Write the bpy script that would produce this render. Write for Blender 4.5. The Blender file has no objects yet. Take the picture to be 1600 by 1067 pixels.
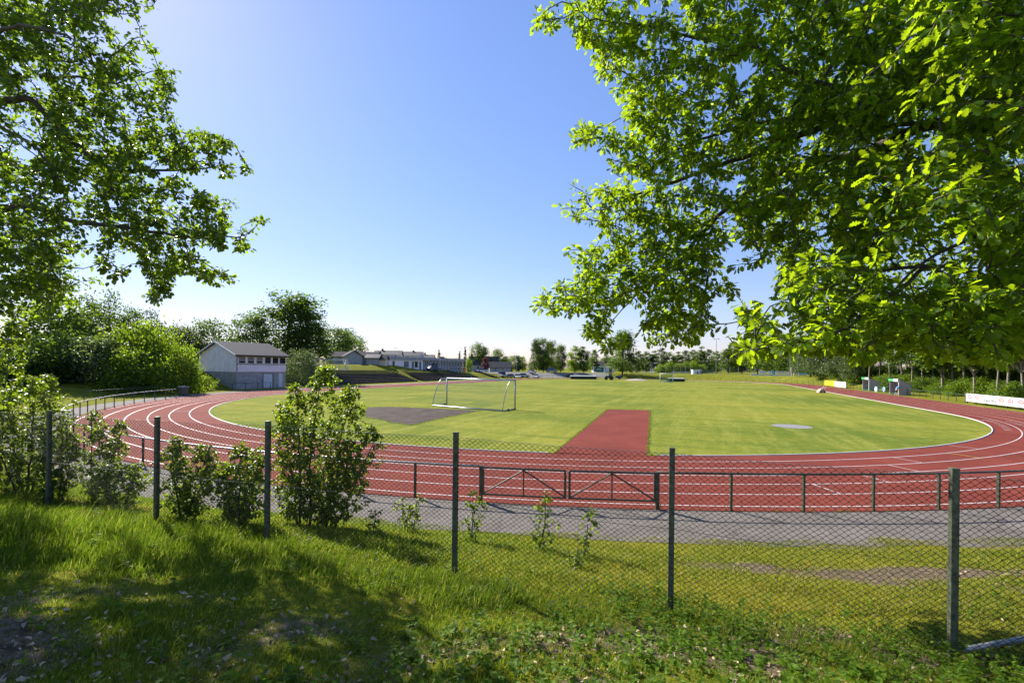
import bpy, math, random
import numpy as np
from mathutils import Vector, Matrix

R0 = random.Random(7)
rng = np.random.default_rng(11)
scene = bpy.context.scene
COL = scene.collection

# ------------------------------------------------------------------ camera model
F, H, V0, ROLL = 716.0, 3.79, 574.5, 0.0106
cr, sr = math.cos(ROLL), math.sin(ROLL)

def ray(u, v):
    du, dv = u - 800.0, v - V0
    return ((cr * du + sr * dv) / F, (-sr * du + cr * dv) / F)     # X/Y , drop/Y

def P(u, v, Y):
    a, b = ray(u, v)
    return (a * Y, Y, H - b * Y)

def G(u, v, z=0.0):
    a, b = ray(u, v)
    Y = (H - z) / b
    return (a * Y, Y, z)

def proj(X, Y, Z):
    x, y = F * X / Y, F * (H - Z) / Y
    return 800 + cr * x - sr * y, V0 + sr * x + cr * y

# ------------------------------------------------------------------ oval
CX, CY, TH, RI, LS = 6.48, 56.85, 0.394, 36.78, 84.4
s_, c_ = math.sin(TH), math.cos(TH)
def W(a, b): return (CX + a * s_ + b * c_, CY + a * c_ - b * s_)
def AB(X, Y):
    dx, dy = X - CX, Y - CY
    return dx * s_ + dy * c_, dx * c_ - dy * s_
def rad(X, Y):
    a, b = AB(X, Y)
    return np.hypot(a - np.clip(a, 0, LS), b)

def stad(r, nb=72, ns=24):
    pts = []
    for i in range(nb + 1):
        t = math.pi * i / nb
        pts.append(W(-r * math.sin(t), r * math.cos(t)))
    for i in range(1, ns):
        pts.append(W(LS * i / ns, -r))
    for i in range(nb + 1):
        t = math.pi * i / nb
        pts.append(W(LS + r * math.sin(t), -r * math.cos(t)))
    for i in range(1, ns):
        pts.append(W(LS * (1 - i / ns), r))
    return np.array(pts)

def sst(e0, e1, x):
    t = np.clip((x - e0) / (e1 - e0), 0, 1)
    return t * t * (3 - 2 * t)

_nr = np.random.default_rng(5)
_K = [(_nr.normal(size=(10, 2)) , _nr.uniform(0, 6.28, 10)) for _ in range(6)]
def vnoise(X, Y, f, k=0):
    K, ph = _K[k]
    out = 0
    for i in range(10):
        out = out + np.sin(f * (K[i, 0] * X + K[i, 1] * Y) + ph[i] + 1.3 * np.sin(f * .7 * (K[i, 1] * X - K[i, 0] * Y) + ph[(i + 3) % 10]))
    return out / 4.5

def tz(X, Y):
    X = np.asarray(X, float); Y = np.asarray(Y, float)
    a, b = AB(X, Y)
    r = np.hypot(a - np.clip(a, 0, LS), b)
    sp = np.maximum(0, r - 47.0)
    k = np.interp(X, [-9, -3.5, -.7, 1.8, 4.2, 10], [.37, .33, .27, .235, .21, .19])
    w = 1 - sst(13, 27, Y)
    hill = 2.5 * np.tanh(k * sp / 2.5) * w
    bump = (.035 * vnoise(X, Y, 1.6, 0) + .02 * vnoise(X, Y, 4.2, 1)) * sst(.3, 2.5, sp) * w
    T = np.interp(a, [-38, -16, 0, 20, 70, 84, 100], [.3, 2.2, 2.7, 2.7, 2.8, 2.0, 1.9])
    bl = T * sst(51.6, 60.5, r)
    Tr = np.interp(a, [30, 84, 100], [.25, 1.7, 1.9])
    br = Tr * sst(49, 56, r)
    bl = bl + 1.45 * sst(59, 65.5, r) * sst(66, 50, a) * sst(-5, 20, a)
    f = sst(-30, 25, b)
    bank = (bl * (1 - f) + br * f) * (1 - w) 
    dip = -.03 * (1 - sst(45.9, 46.3, r))
    far = 1.0 * sst(260, 900, Y)
    return hill + bump + bank + dip + far
def tz1(x, y): return float(tz(x, y))

# ------------------------------------------------------------------ materials
def new_mat(name):
    m = bpy.data.materials.new(name); m.use_nodes = True
    nt = m.node_tree
    for n in list(nt.nodes): nt.nodes.remove(n)
    out = nt.nodes.new('ShaderNodeOutputMaterial')
    return m, nt, out
def N(nt, t, **kw):
    n = nt.nodes.new(t)
    for k, v in kw.items():
        if k.startswith('i_'): n.inputs[k[2:]].default_value = v
        else: setattr(n, k, v)
    return n
def L(nt, a, b): nt.links.new(a, b)
def rgb(c): return (c[0], c[1], c[2], 1)

def ramp(nt, fac, stops):
    r = nt.nodes.new('ShaderNodeValToRGB')
    e = r.color_ramp.elements
    while len(e) < len(stops): e.new(.5)
    for el, (p, c) in zip(e, stops):
        el.position = p; el.color = rgb(c)
    L(nt, fac, r.inputs[0])
    return r.outputs[0]
def noise(nt, scale, detail=4, rough=.6, vec=None, dist=0):
    n = N(nt, 'ShaderNodeTexNoise'); n.inputs['Scale'].default_value = scale
    n.inputs['Detail'].default_value = detail; n.inputs['Roughness'].default_value = rough
    n.inputs['Distortion'].default_value = dist
    if vec is not None: L(nt, vec, n.inputs['Vector'])
    return n.outputs['Fac']
def mixc(nt, fac, a, b, mode='MIX'):
    m = N(nt, 'ShaderNodeMix', data_type='RGBA', blend_type=mode)
    if isinstance(fac, float): m.inputs[0].default_value = fac
    else: L(nt, fac, m.inputs[0])
    for x, i in ((a, 6), (b, 7)):
        if isinstance(x, tuple): m.inputs[i].default_value = rgb(x)
        else: L(nt, x, m.inputs[i])
    return m.outputs[2]
def objco(nt): return N(nt, 'ShaderNodeTexCoord').outputs['Object']
def geopos(nt): return N(nt, 'ShaderNodeNewGeometry').outputs['Position']
def bump(nt, h, strength=.3, dist=.02):
    b = N(nt, 'ShaderNodeBump'); b.inputs['Strength'].default_value = strength; b.inputs['Distance'].default_value = dist
    L(nt, h, b.inputs['Height']); return b.outputs[0]

def flat(name, c, rough=.6, metal=0., var=.12, scale=8., bmp=0., spec=.4):
    m, nt, out = new_mat(name)
    p = N(nt, 'ShaderNodeBsdfPrincipled')
    n = noise(nt, scale, 5, .65, objco(nt))
    lo = tuple(max(0, x * (1 - var * 1.6)) for x in c); hi = tuple(min(1, x * (1 + var)) for x in c)
    L(nt, ramp(nt, n, [(.25, lo), (.7, hi)]), p.inputs['Base Color'])
    p.inputs['Roughness'].default_value = rough; p.inputs['Metallic'].default_value = metal
    p.inputs['Specular IOR Level'].default_value = spec
    if bmp: L(nt, bump(nt, n, bmp), p.inputs['Normal'])
    L(nt, p.outputs[0], out.inputs[0])
    return m

def leafmat(name, c1, c2, tcol, tfac=.5, rough=.45, spec=.35, dry=None):
    m, nt, out = new_mat(name)
    rnd = N(nt, 'ShaderNodeNewGeometry').outputs['Random Per Island']
    stops = [(0, c1), (.8, c2)] if dry is None else [(0, c1), (.80, c2), (.93, dry)]
    col = ramp(nt, rnd, stops)
    p = N(nt, 'ShaderNodeBsdfPrincipled'); L(nt, col, p.inputs['Base Color'])
    p.inputs['Roughness'].default_value = rough; p.inputs['Specular IOR Level'].default_value = spec
    t = N(nt, 'ShaderNodeBsdfTranslucent')
    tl = mixc(nt, rnd, tuple(x * .45 for x in tcol), tuple(min(1, x * 1.2) for x in tcol))
    if dry is not None:
        tl = mixc(nt, .6, tl, col, 'MIX')
    L(nt, tl, t.inputs['Color'])
    mx = N(nt, 'ShaderNodeMixShader'); mx.inputs[0].default_value = tfac
    L(nt, p.outputs[0], mx.inputs[1]); L(nt, t.outputs[0], mx.inputs[2]); L(nt, mx.outputs[0], out.inputs[0])
    return m

M = {}
# near leaves
M['oak'] = leafmat('oak_leaf', (.014, .046, .006), (.05, .125, .012), (.50, .70, .012), .54, .5, .2)
M['aspen'] = leafmat('aspen_leaf', (.020, .055, .009), (.05, .105, .014), (.36, .54, .02), .48, .4, .35)
M['shrub'] = leafmat('shrub_leaf', (.026, .066, .008), (.075, .14, .014), (.42, .56, .02), .46, .42, .35)
M['weed'] = leafmat('weed_leaf', (.05, .115, .010), (.12, .20, .016), (.44, .60, .02), .48, .55, .15)
M['litter'] = leafmat('dead_leaf', (.12, .08, .045), (.50, .37, .24), (.2, .15, .1), .12, .7, .25)
M['grass'] = leafmat('grass_blade', (.035, .09, .008), (.115, .20, .015), (.35, .50, .012), .5, .45, .2, dry=(.42, .34, .09))
M['grass_dry'] = leafmat('dry_grass_blade', (.22, .24, .014), (.40, .36, .035), (.66, .60, .02), .45, .55, .2, dry=(.52, .42, .16))
# far leaves
M['far'] = leafmat('tree_leaf', (.018, .046, .010), (.042, .086, .014), (.22, .35, .02), .42, .5, .3)
M['far_light'] = leafmat('light_tree_leaf', (.04, .085, .010), (.085, .15, .014), (.36, .52, .02), .46, .5, .3)
M['far_grey'] = leafmat('greyish_tree_leaf', (.045, .075, .03), (.085, .12, .05), (.2, .28, .06), .36, .5, .35)
M['far_dark'] = leafmat('dark_needles', (.010, .024, .011), (.02, .042, .014), (.05, .09, .02), .25, .6, .25)
M['far_red'] = leafmat('red_leaf', (.06, .018, .026), (.11, .035, .042), (.14, .04, .05), .35, .5, .3)

def barkmat(name, c, c2, scale=6):
    m, nt, out = new_mat(name)
    p = N(nt, 'ShaderNodeBsdfPrincipled')
    mp = N(nt, 'ShaderNodeMapping'); mp.inputs['Scale'].default_value = (3, 3, .8); L(nt, objco(nt), mp.inputs[0])
    n = noise(nt, scale, 6, .7, mp.outputs[0], .6)
    L(nt, ramp(nt, n, [(.3, c), (.7, c2)]), p.inputs['Base Color']); p.inputs['Roughness'].default_value = .85
    L(nt, bump(nt, n, .6, .04), p.inputs['Normal']); L(nt, p.outputs[0], out.inputs[0]); return m
M['bark'] = barkmat('bark', (.03, .024, .02), (.11, .09, .07))
M['bark_pale'] = barkmat('pale_bark', (.12, .10, .075), (.38, .32, .25), 3)
M['bark_far'] = barkmat('grey_bark', (.05, .04, .032), (.12, .10, .08))

# track
def track_mat():
    m, nt, out = new_mat('red_track_surface')
    p = N(nt, 'ShaderNodeBsdfPrincipled'); pos = geopos(nt)
    big = noise(nt, .35, 7, .75, pos); sm = noise(nt, 14, 5, .8, pos)
    c = ramp(nt, big, [(.3, (.118, .026, .018)), (.7, (.215, .050, .033))])
    c = mixc(nt, ramp(nt, sm, [(.35, (0, 0, 0)), (.75, (.4, .4, .4))]), c, (.22, .055, .043))
    st = noise(nt, 2.2, 6, .75, pos, 1.0)
    c = mixc(nt, ramp(nt, st, [(.54, (0, 0, 0)), (.76, (.55, .55, .55))]), c, (.095, .02, .018))
    L(nt, c, p.inputs['Base Color']); p.inputs['Roughness'].default_value = .9; p.inputs['Specular IOR Level'].default_value = .06
    L(nt, bump(nt, noise(nt, 160, 2, .6, pos), .35, .004), p.inputs['Normal'])
    L(nt, p.outputs[0], out.inputs[0]); return m
M['track'] = track_mat()

def paint_mat(name, c, wear=.55):
    m, nt, out = new_mat(name)
    p = N(nt, 'ShaderNodeBsdfPrincipled'); pos = geopos(nt)
    n = noise(nt, 9, 5, .75, pos)
    L(nt, mixc(nt, ramp(nt, n, [(wear, (0, 0, 0)), (wear + .2, (.8, .8, .8))]), c, (.33, .12, .1)), p.inputs['Base Color'])
    p.inputs['Roughness'].default_value = .6
    L(nt, p.outputs[0], out.inputs[0]); return m
M['line'] = paint_mat('white_lane_paint', (.60, .55, .53), .50)
M['line_yellow'] = paint_mat('yellow_lane_paint', (.62, .40, .05), .6)

def infield_mat():
    m, nt, out = new_mat('mown_infield_grass')
    p = N(nt, 'ShaderNodeBsdfPrincipled'); pos = geopos(nt)
    mp = N(nt, 'ShaderNodeMapping', vector_type='TEXTURE'); mp.inputs['Rotation'].default_value = (0, 0, -TH)
    L(nt, pos, mp.inputs[0])
    mp2 = N(nt, 'ShaderNodeMapping'); mp2.inputs['Scale'].default_value = (.55, .05, 1); L(nt, mp.outputs[0], mp2.inputs[0])
    streak = noise(nt, 1.6, 5, .7, mp2.outputs[0])
    mp3 = N(nt, 'ShaderNodeMapping'); mp3.inputs['Scale'].default_value = (.04, .5, 1); L(nt, mp.outputs[0], mp3.inputs[0])
    cross = noise(nt, 1.3, 4, .65, mp3.outputs[0])
    big = noise(nt, .06, 4, .6, pos); fine = noise(nt, 6, 6, .8, pos); med = noise(nt, .5, 5, .7, pos)
    grain = noise(nt, 1.7, 6, .8, pos)
    c = ramp(nt, big, [(.38, (.150, .190, .030)), (.5, (.215, .238, .036)), (.62, (.285, .275, .046))])
    c = mixc(nt, ramp(nt, streak, [(.46, (0, 0, 0)), (.64, (.6, .6, .6))]), c, (.34, .33, .075))
    c = mixc(nt, ramp(nt, cross, [(.50, (0, 0, 0)), (.64, (.55, .55, .55))]), c, (.125, .172, .030))
    c = mixc(nt, ramp(nt, med, [(.54, (0, 0, 0)), (.74, (.5, .5, .5))]), c, (.36, .30, .06))
    c = mixc(nt, .7, c, ramp(nt, fine, [(.32, (.35, .40, .3)), (.68, (1.15, 1.12, 1.1))]), 'MULTIPLY')
    c = mixc(nt, .6, c, ramp(nt, grain, [(.32, (.5, .56, .5)), (.66, (1.15, 1.12, 1.0))]), 'MULTIPLY')
    L(nt, c, p.inputs['Base Color']); p.inputs['Roughness'].default_value = 1; p.inputs['Specular IOR Level'].default_value = .03
    L(nt, bump(nt, fine, .6, .03), p.inputs['Normal'])
    L(nt, p.outputs[0], out.inputs[0]); return m
M['infield'] = infield_mat()

def terrain_mat():
    m, nt, out = new_mat('grassy_ground')
    p = N(nt, 'ShaderNodeBsdfPrincipled'); pos = geopos(nt)
    n1 = noise(nt, .8, 5, .65, pos); n2 = noise(nt, 14, 6, .75, pos); n3 = noise(nt, .07, 4, .6, pos)
    g = ramp(nt, n1, [(.3, (.10, .135, .014)), (.55, (.23, .22, .022)), (.75, (.36, .30, .045))])
    g = mixc(nt, ramp(nt, n3, [(.4, (0, 0, 0)), (.65, (.6, .6, .6))]), g, (.13, .155, .02))
    d = ramp(nt, n2, [(.3, (.06, .044, .028)), (.55, (.19, .145, .10)), (.75, (.34, .28, .21))])
    at = N(nt, 'ShaderNodeAttribute', attribute_name='wear')
    fac = N(nt, 'ShaderNodeMath', operation='MULTIPLY_ADD'); L(nt, n2, fac.inputs[0]); fac.inputs[1].default_value = .9
    sub = N(nt, 'ShaderNodeMath', operation='SUBTRACT'); L(nt, at.outputs['Fac'], sub.inputs[0]); sub.inputs[1].default_value = .45
    L(nt, sub.outputs[0], fac.inputs[2])
    c = mixc(nt, ramp(nt, fac.outputs[0], [(.35, (0, 0, 0)), (.6, (1, 1, 1))]), g, d)
    c = mixc(nt, .5, c, ramp(nt, n2, [(.25, (.4, .4, .4)), (.75, (1, 1, 1))]), 'MULTIPLY')
    L(nt, c, p.inputs['Base Color']); p.inputs['Roughness'].default_value = 1; p.inputs['Specular IOR Level'].default_value = .03
    L(nt, bump(nt, n2, .8, .05), p.inputs['Normal'])
    L(nt, p.outputs[0], out.inputs[0]); return m
M['terrain'] = terrain_mat()

def asphalt_mat(name, c1, c2, sc=60):
    m, nt, out = new_mat(name)
    p = N(nt, 'ShaderNodeBsdfPrincipled'); pos = geopos(nt)
    a = noise(nt, .9, 6, .7, pos); b = noise(nt, sc, 4, .7, pos)
    c = ramp(nt, a, [(.3, c1), (.7, c2)])
    c = mixc(nt, .6, c, ramp(nt, b, [(.3, (.55, .55, .55)), (.7, (1, 1, 1))]), 'MULTIPLY')
    cr_ = N(nt, 'ShaderNodeTexVoronoi', feature='DISTANCE_TO_EDGE'); cr_.inputs['Scale'].default_value = .33
    w = N(nt, 'ShaderNodeMixRGB'); w.inputs[0].default_value = .25
    nz = N(nt, 'ShaderNodeTexNoise'); nz.inputs['Scale'].default_value = 1.2; L(nt, pos, nz.inputs['Vector'])
    L(nt, pos, w.inputs[1]); L(nt, nz.outputs['Color'], w.inputs[2]); L(nt, w.outputs[0], cr_.inputs['Vector'])
    c = mixc(nt, ramp(nt, cr_.outputs['Distance'], [(0, (.35, .35, .35)), (.008, (0, 0, 0))]), c, tuple(x * .35 for x in c1))
    L(nt, c, p.inputs['Base Color']); p.inputs['Roughness'].default_value = .9; p.inputs['Specular IOR Level'].default_value = .12
    L(nt, bump(nt, b, .5, .01), p.inputs['Normal']); L(nt, p.outputs[0], out.inputs[0]); return m
M['asphalt'] = asphalt_mat('old_asphalt', (.135, .117, .103), (.225, .197, .176))
M['gravel'] = asphalt_mat('dark_gravel', (.022, .015, .011), (.105, .072, .054), 7)
M['apron'] = asphalt_mat('pale_gravel_apron', (.22, .20, .17), (.34, .31, .27), 30)
M['lot'] = asphalt_mat('car_park_asphalt', (.20, .19, .18), (.28, .265, .25), 20)
M['terrace'] = asphalt_mat('weathered_terrace_timber', (.030, .027, .026), (.085, .075, .07), 9)
M['sand'] = flat('pale_sand', (.36, .31, .25), .9, 0, .15, 3)
M['concrete'] = flat('pale_concrete', (.22, .21, .20), .85, 0, .2, 6, .2)
M['kerb'] = flat('white_kerb_paint', (.52, .49, .46), .6, 0, .2, 12)

# object materials
M['postgreen'] = flat('olive_post_paint', (.085, .095, .06), .55, .1, .55, 22, .2)
M['wire'] = flat('green_coated_wire', (.024, .028, .018), .55, 0, .3, 20, 0, .25)
M['galv'] = flat('galvanised_steel', (.34, .35, .36), .38, .75, .25, 12)
M['railsteel'] = flat('weathered_rail_steel', (.095, .09, .078), .6, .2, .5, 9, .1)
M['raildark'] = flat('dark_rail_paint', (.045, .065, .075), .5, .1, .3, 9)
M['railgreen'] = flat('green_rail_paint', (.05, .085, .05), .5, .1, .3, 9)
M['white'] = flat('white_paint', (.78, .77, .76), .5, 0, .08, 3)
M['whitewall'] = flat('white_wall_boards', (.90, .83, .93), .7, 0, .12, 1.2)
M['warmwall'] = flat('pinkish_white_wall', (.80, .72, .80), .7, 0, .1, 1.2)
M['block'] = flat('grey_block_wall', (.33, .32, .34), .85, 0, .25, 1.6, .2)
M['greywall'] = flat('grey_wall_boards', (.34, .36, .39), .75, 0, .15, 1.5)
M['cream'] = flat('cream_wall', (.66, .58, .46), .75, 0, .1, 2)
M['fascia'] = flat('grey_fascia', (.33, .33, .36), .6, 0, .12, 1)
M['roofgrey'] = flat('grey_roof', (.075, .07, .075), .9, 0, .2, 4, .2, .1)
M['roofdark'] = flat('dark_roof', (.035, .033, .038), .6, 0, .3, 3)
M['roofred'] = flat('red_roof', (.30, .12, .10), .7, 0, .2, 3)
M['brick'] = flat('red_brick', (.10, .032, .028), .85, 0, .3, 5)
M['glass'] = flat('dark_window_glass', (.02, .024, .03), .08, 0, .2, 2, 0, .8)
M['blind'] = flat('grey_window_blind', (.22, .22, .23), .6, 0, .1, 4)
M['garage'] = flat('white_garage_door', (.55, .57, .66), .55, 0, .08, 2)
M['blueglass'] = flat('tinted_window', (.10, .13, .17), .15, 0, .2, 2, 0, .7)
M['black'] = flat('black_rubber', (.018, .018, .019), .6, 0, .3, 6)
M['blackmat'] = flat('black_cover', (.012, .012, .014), .5, 0, .3, 3)
M['cover'] = flat('grey_tarpaulin', (.45, .46, .42), .6, 0, .2, 2)
M['bin'] = flat('brown_grey_bin_plastic', (.12, .105, .09), .5, 0, .25, 8)
M['binlid'] = flat('grey_bin_lid', (.30, .29, .28), .45, 0, .15, 8)
M['net'] = flat('pale_net_cord', (.5, .53, .5), .6, 0, .1, 5)
M['netgreen'] = flat('green_net_cord', (.03, .22, .14), .6, 0, .1, 5)
M['signgreen'] = flat('green_sign_face', (.02, .13, .11), .45, 0, .1, 2)
M['dugreen'] = flat('dark_green_boards', (.012, .05, .028), .6, 0, .2, 3)
M['dugbright'] = flat('bright_green_fascia', (.05, .36, .10), .5, 0, .1, 3)
M['lilac'] = flat('lilac_grey_boards', (.40, .37, .42), .7, 0, .1, 2)
M['yellow'] = flat('yellow_board', (.78, .60, .02), .45, 0, .06, 2)
M['ochre'] = flat('ochre_lettering', (.40, .28, .01), .5)
M['redmark'] = flat('red_print', (.50, .06, .07), .5, 0, .08)
M['pinkmark'] = flat('pale_pink_print', (.75, .52, .53), .5, 0, .08)
M['greyprint'] = flat('grey_print', (.16, .16, .18), .5)
M['bluecar'] = flat('blue_car_paint', (.03, .05, .12), .25, .2, .1, 2, 0, .6)
M['silver'] = flat('silver_car_paint', (.36, .37, .39), .28, .4, .05, 2, 0, .6)
M['carwhite'] = flat('white_car_paint', (.74, .75, .77), .25, 0, .04, 2, 0, .6)
M['cardark'] = flat('dark_car_paint', (.03, .032, .038), .25, .2, .1, 2, 0, .6)
M['orange'] = flat('orange_container', (.60, .17, .03), .5, 0, .12, 2)
M['tractor'] = flat('dark_green_tractor', (.015, .05, .025), .45, 0, .2, 4)
M['navy'] = flat('navy_trailer', (.02, .045, .11), .5, 0, .2, 4)
M['bluewhite'] = flat('pale_blue_wheel', (.42, .66, .78), .4, 0, .08, 4)
M['skyblue'] = flat('sky_blue_board', (.05, .38, .62), .45, 0, .1, 3)
M['steelblue'] = flat('blue_grey_cladding', (.36, .40, .53), .6, 0, .08, .6)
M['beige'] = flat('beige_board', (.55, .52, .42), .6, 0, .15, 3)
M['skin'] = flat('skin', (.45, .26, .18), .55, 0, .08, 6)
M['shirt'] = flat('blue_shirt', (.06, .30, .60), .8, 0, .1, 8)
M['shorts'] = flat('dark_shorts', (.014, .018, .03), .8, 0, .2, 8)
M['hair'] = flat('brown_hair', (.05, .03, .02), .7, 0, .2, 12)
M['socks'] = flat('white_socks', (.68, .66, .66), .8, 0, .1, 8)
M['pinkish'] = flat('faded_canvas', (.50, .36, .26), .8, 0, .25, 4)

# ------------------------------------------------------------------ mesh helpers
def np_mesh(name, V, faces):
    """faces: list of int arrays (n,k)"""
    me = bpy.data.meshes.new(name)
    V = np.asarray(V, np.float32)
    me.vertices.add(len(V)); me.vertices.foreach_set('co', V.ravel())
    li = np.concatenate([f.ravel() for f in faces]).astype(np.int32)
    tot = np.concatenate([np.full(len(f), f.shape[1], np.int32) for f in faces])
    st = np.concatenate([[0], np.cumsum(tot)[:-1]]).astype(np.int32)
    me.loops.add(len(li)); me.loops.foreach_set('vertex_index', li)
    me.polygons.add(len(tot)); me.polygons.foreach_set('loop_start', st)
    try: me.polygons.foreach_set('loop_total', tot)
    except Exception: pass
    me.update(calc_edges=True)
    return me

def link(name, me, parent=None, mats=None, smooth=False):
    o = bpy.data.objects.new(name, me); COL.objects.link(o)
    if mats is not None and len(me.materials) == 0:
        for m in (mats if isinstance(mats, (list, tuple)) else [mats]): me.materials.append(m)
    if parent is not None: o.parent = parent
    if smooth: me.polygons.foreach_set('use_smooth', [True] * len(me.polygons))
    return o

def tag(o, label=None, cat=None, group=None, kind=None):
    if label: o['label'] = label
    if cat: o['category'] = cat
    if group: o['group'] = group
    if kind: o['kind'] = kind
    return o
def thing(name, label, cat, loc=(0, 0, 0), rz=0, group=None):
    o = bpy.data.objects.new(name, None); COL.objects.link(o)
    o.empty_display_size = .2
    o.location = loc; o.rotation_euler = (0, 0, rz)
    return tag(o, label, cat, group)

class MB:
    def __init__(s): s.v = []; s.f = []
    def quad(s, *p):
        n = len(s.v); s.v += [tuple(x) for x in p]; s.f.append(tuple(range(n, n + len(p)))); return s
    def box(s, x0, x1, y0, y1, z0, z1, M_=None):
        n = len(s.v)
        c = [(x0, y0, z0), (x1, y0, z0), (x1, y1, z0), (x0, y1, z0), (x0, y0, z1), (x1, y0, z1), (x1, y1, z1), (x0, y1, z1)]
        if M_ is not None: c = [tuple(M_ @ Vector(p)) for p in c]
        s.v += c
        s.f += [tuple(n + i for i in q) for q in ((0, 3, 2, 1), (4, 5, 6, 7), (0, 1, 5, 4), (1, 2, 6, 5), (2, 3, 7, 6), (3, 0, 4, 7))]
        return s
    def prism(s, poly, axis, a, b):
        """extrude 2D poly along axis ('x': poly=(y,z) / 'y': poly=(x,z) / 'z': poly=(x,y))"""
        n = len(s.v); k = len(poly)
        for t in (a, b):
            for p, q in poly:
                s.v.append({'x': (t, p, q), 'y': (p, t, q), 'z': (p, q, t)}[axis])
        s.f.append(tuple(n + i for i in range(k))[::-1]); s.f.append(tuple(n + k + i for i in range(k)))
        for i in range(k):
            j = (i + 1) % k; s.f.append((n + i, n + j, n + k + j, n + k + i))
        return s
    def tube(s, pts, r, sides=6, closed=False, cap=True):
        pts = [Vector(p) for p in pts]; n0 = len(s.v); k = len(pts)
        rs = r if isinstance(r, (list, tuple)) else [r] * k
        up = None
        for i, p in enumerate(pts):
            if closed: d = pts[(i + 1) % k] - pts[i - 1]
            else: d = (pts[min(i + 1, k - 1)] - pts[max(i - 1, 0)])
            d = d.normalized() if d.length > 1e-9 else Vector((0, 0, 1))
            if up is None:
                up = Vector((0, 0, 1)) if abs(d.z) < .95 else Vector((0, 1, 0))
            sd = d.cross(up)
            sd = sd.normalized() if sd.length > 1e-6 else d.orthogonal().normalized()
            up = sd.cross(d).normalized()
            for j in range(sides):
                t = 2 * math.pi * (j + .5) / sides
                s.v.append(tuple(p + (sd * math.cos(t) + up * math.sin(t)) * rs[i]))
        m = k if closed else k - 1
        for i in range(m):
            a, b = n0 + i * sides, n0 + ((i + 1) % k) * sides
            for j in range(sides):
                jj = (j + 1) % sides; s.f.append((a + j, a + jj, b + jj, b + j))
        if cap and not closed:
            s.f.append(tuple(n0 + j for j in range(sides))[::-1]); s.f.append(tuple(n0 + (k - 1) * sides + j for j in range(sides)))
        return s
    def cyl(s, p, axis, r, h, n=20, r2=None):
        a = Vector(axis).normalized(); p = Vector(p)
        return s.tube([p - a * h / 2, p + a * h / 2], [r, r if r2 is None else r2], n)
    def build(s, name, mat, parent=None, off=(0, 0, 0), bevel=0, smooth=False):
        me = bpy.data.meshes.new(name)
        ox, oy, oz = off
        me.from_pydata([(x - ox, y - oy, z - oz) for x, y, z in s.v], [], s.f); me.update()
        o = link(name, me, parent, mat, smooth)
        if bevel:
            b = o.modifiers.new('Bevel', 'BEVEL'); b.width = bevel; b.segments = 2; b.limit_method = 'ANGLE'
        return o

def sheet_ring(name, r1, r2, z, mat, t0=None, kind='structure'):
    A, B = stad(r1), stad(r2); n = len(A)
    V = np.zeros((2 * n, 3)); V[:n, :2] = A; V[n:, :2] = B; V[:, 2] = z
    i = np.arange(n); j = (i + 1) % n
    f = np.stack([i, j, n + j, n + i], 1)
    return np_mesh(name, V, [f[:, ::-1]])

# ------------------------------------------------------------------ leaves generator
def frames(d, nrm):
    d = d / np.linalg.norm(d, axis=1, keepdims=True)
    x = np.cross(d, nrm); x /= np.maximum(np.linalg.norm(x, axis=1, keepdims=True), 1e-6)
    n = np.cross(x, d)
    return x, d, n
def leaves_mesh(name, pos, d, nrm, size, tv, tf):
    """tv: template (k,3) x across, y along, z normal"""
    x, y, n = frames(d, nrm)
    size = size[:, None, None]
    V = pos[:, None, :] + size * (tv[None, :, 0:1] * x[:, None, :] + tv[None, :, 1:2] * y[:, None, :] + tv[None, :, 2:3] * n[:, None, :])
    k = len(tv); N_ = len(pos)
    base = (np.arange(N_) * k)[:, None, None]
    faces = []
    for q in (3, 4):
        ff = np.array([t for t in tf if len(t) == q], int)
        if len(ff): faces.append((base + ff[None]).reshape(-1, q))
    return np_mesh(name, V.reshape(-1, 3), faces)

def half_leaf(outline, fold=.12, droop=.12):
    """outline: list of (y, halfwidth); midrib + two edges"""
    v = []; f = []
    m = len(outline)
    for y, w in outline: v.append((0, y, -droop * y * y))
    for sgn in (-1, 1):
        b = len(v)
        for y, w in outline: v.append((sgn * w, y + .04 * w, fold * w - droop * y * y))
        for i in range(m - 1):
            q = (i, i + 1, b + i + 1, b + i)
            f.append(q if sgn < 0 else q[::-1])
    return np.array(v), f
OAK = half_leaf([(0, .015), (.12, .06), (.22, .19), (.30, .10), (.43, .30), (.53, .15), (.66, .33), (.76, .17), (.88, .20), (1.0, .02)], .25, .18)
ROUND = half_leaf([(0, .02), (.12, .26), (.4, .40), (.7, .28), (1.0, .01)], .2, .15)
OVAL = half_leaf([(0, .02), (.3, .26), (.65, .22), (1.0, .01)], .25, .2)
CARD = (np.array([(0, -.5, 0), (.36, -.18, .08), (.42, .2, 0), (.05, .55, .05), (-.38, .25, .0), (-.4, -.2, .06)]), [(0, 1, 2, 3), (0, 3, 4, 5)])
NEEDLE = (np.array([(-.16, -.5, 0), (.16, -.5, 0), (.22, .1, .06), (0, .6, 0), (-.22, .1, .06)]), [(0, 1, 2, 4), (4, 2, 3)])

def rdir(n, r=rng):
    v = r.normal(size=(n, 3)); return v / np.linalg.norm(v, axis=1, keepdims=True)

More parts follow.
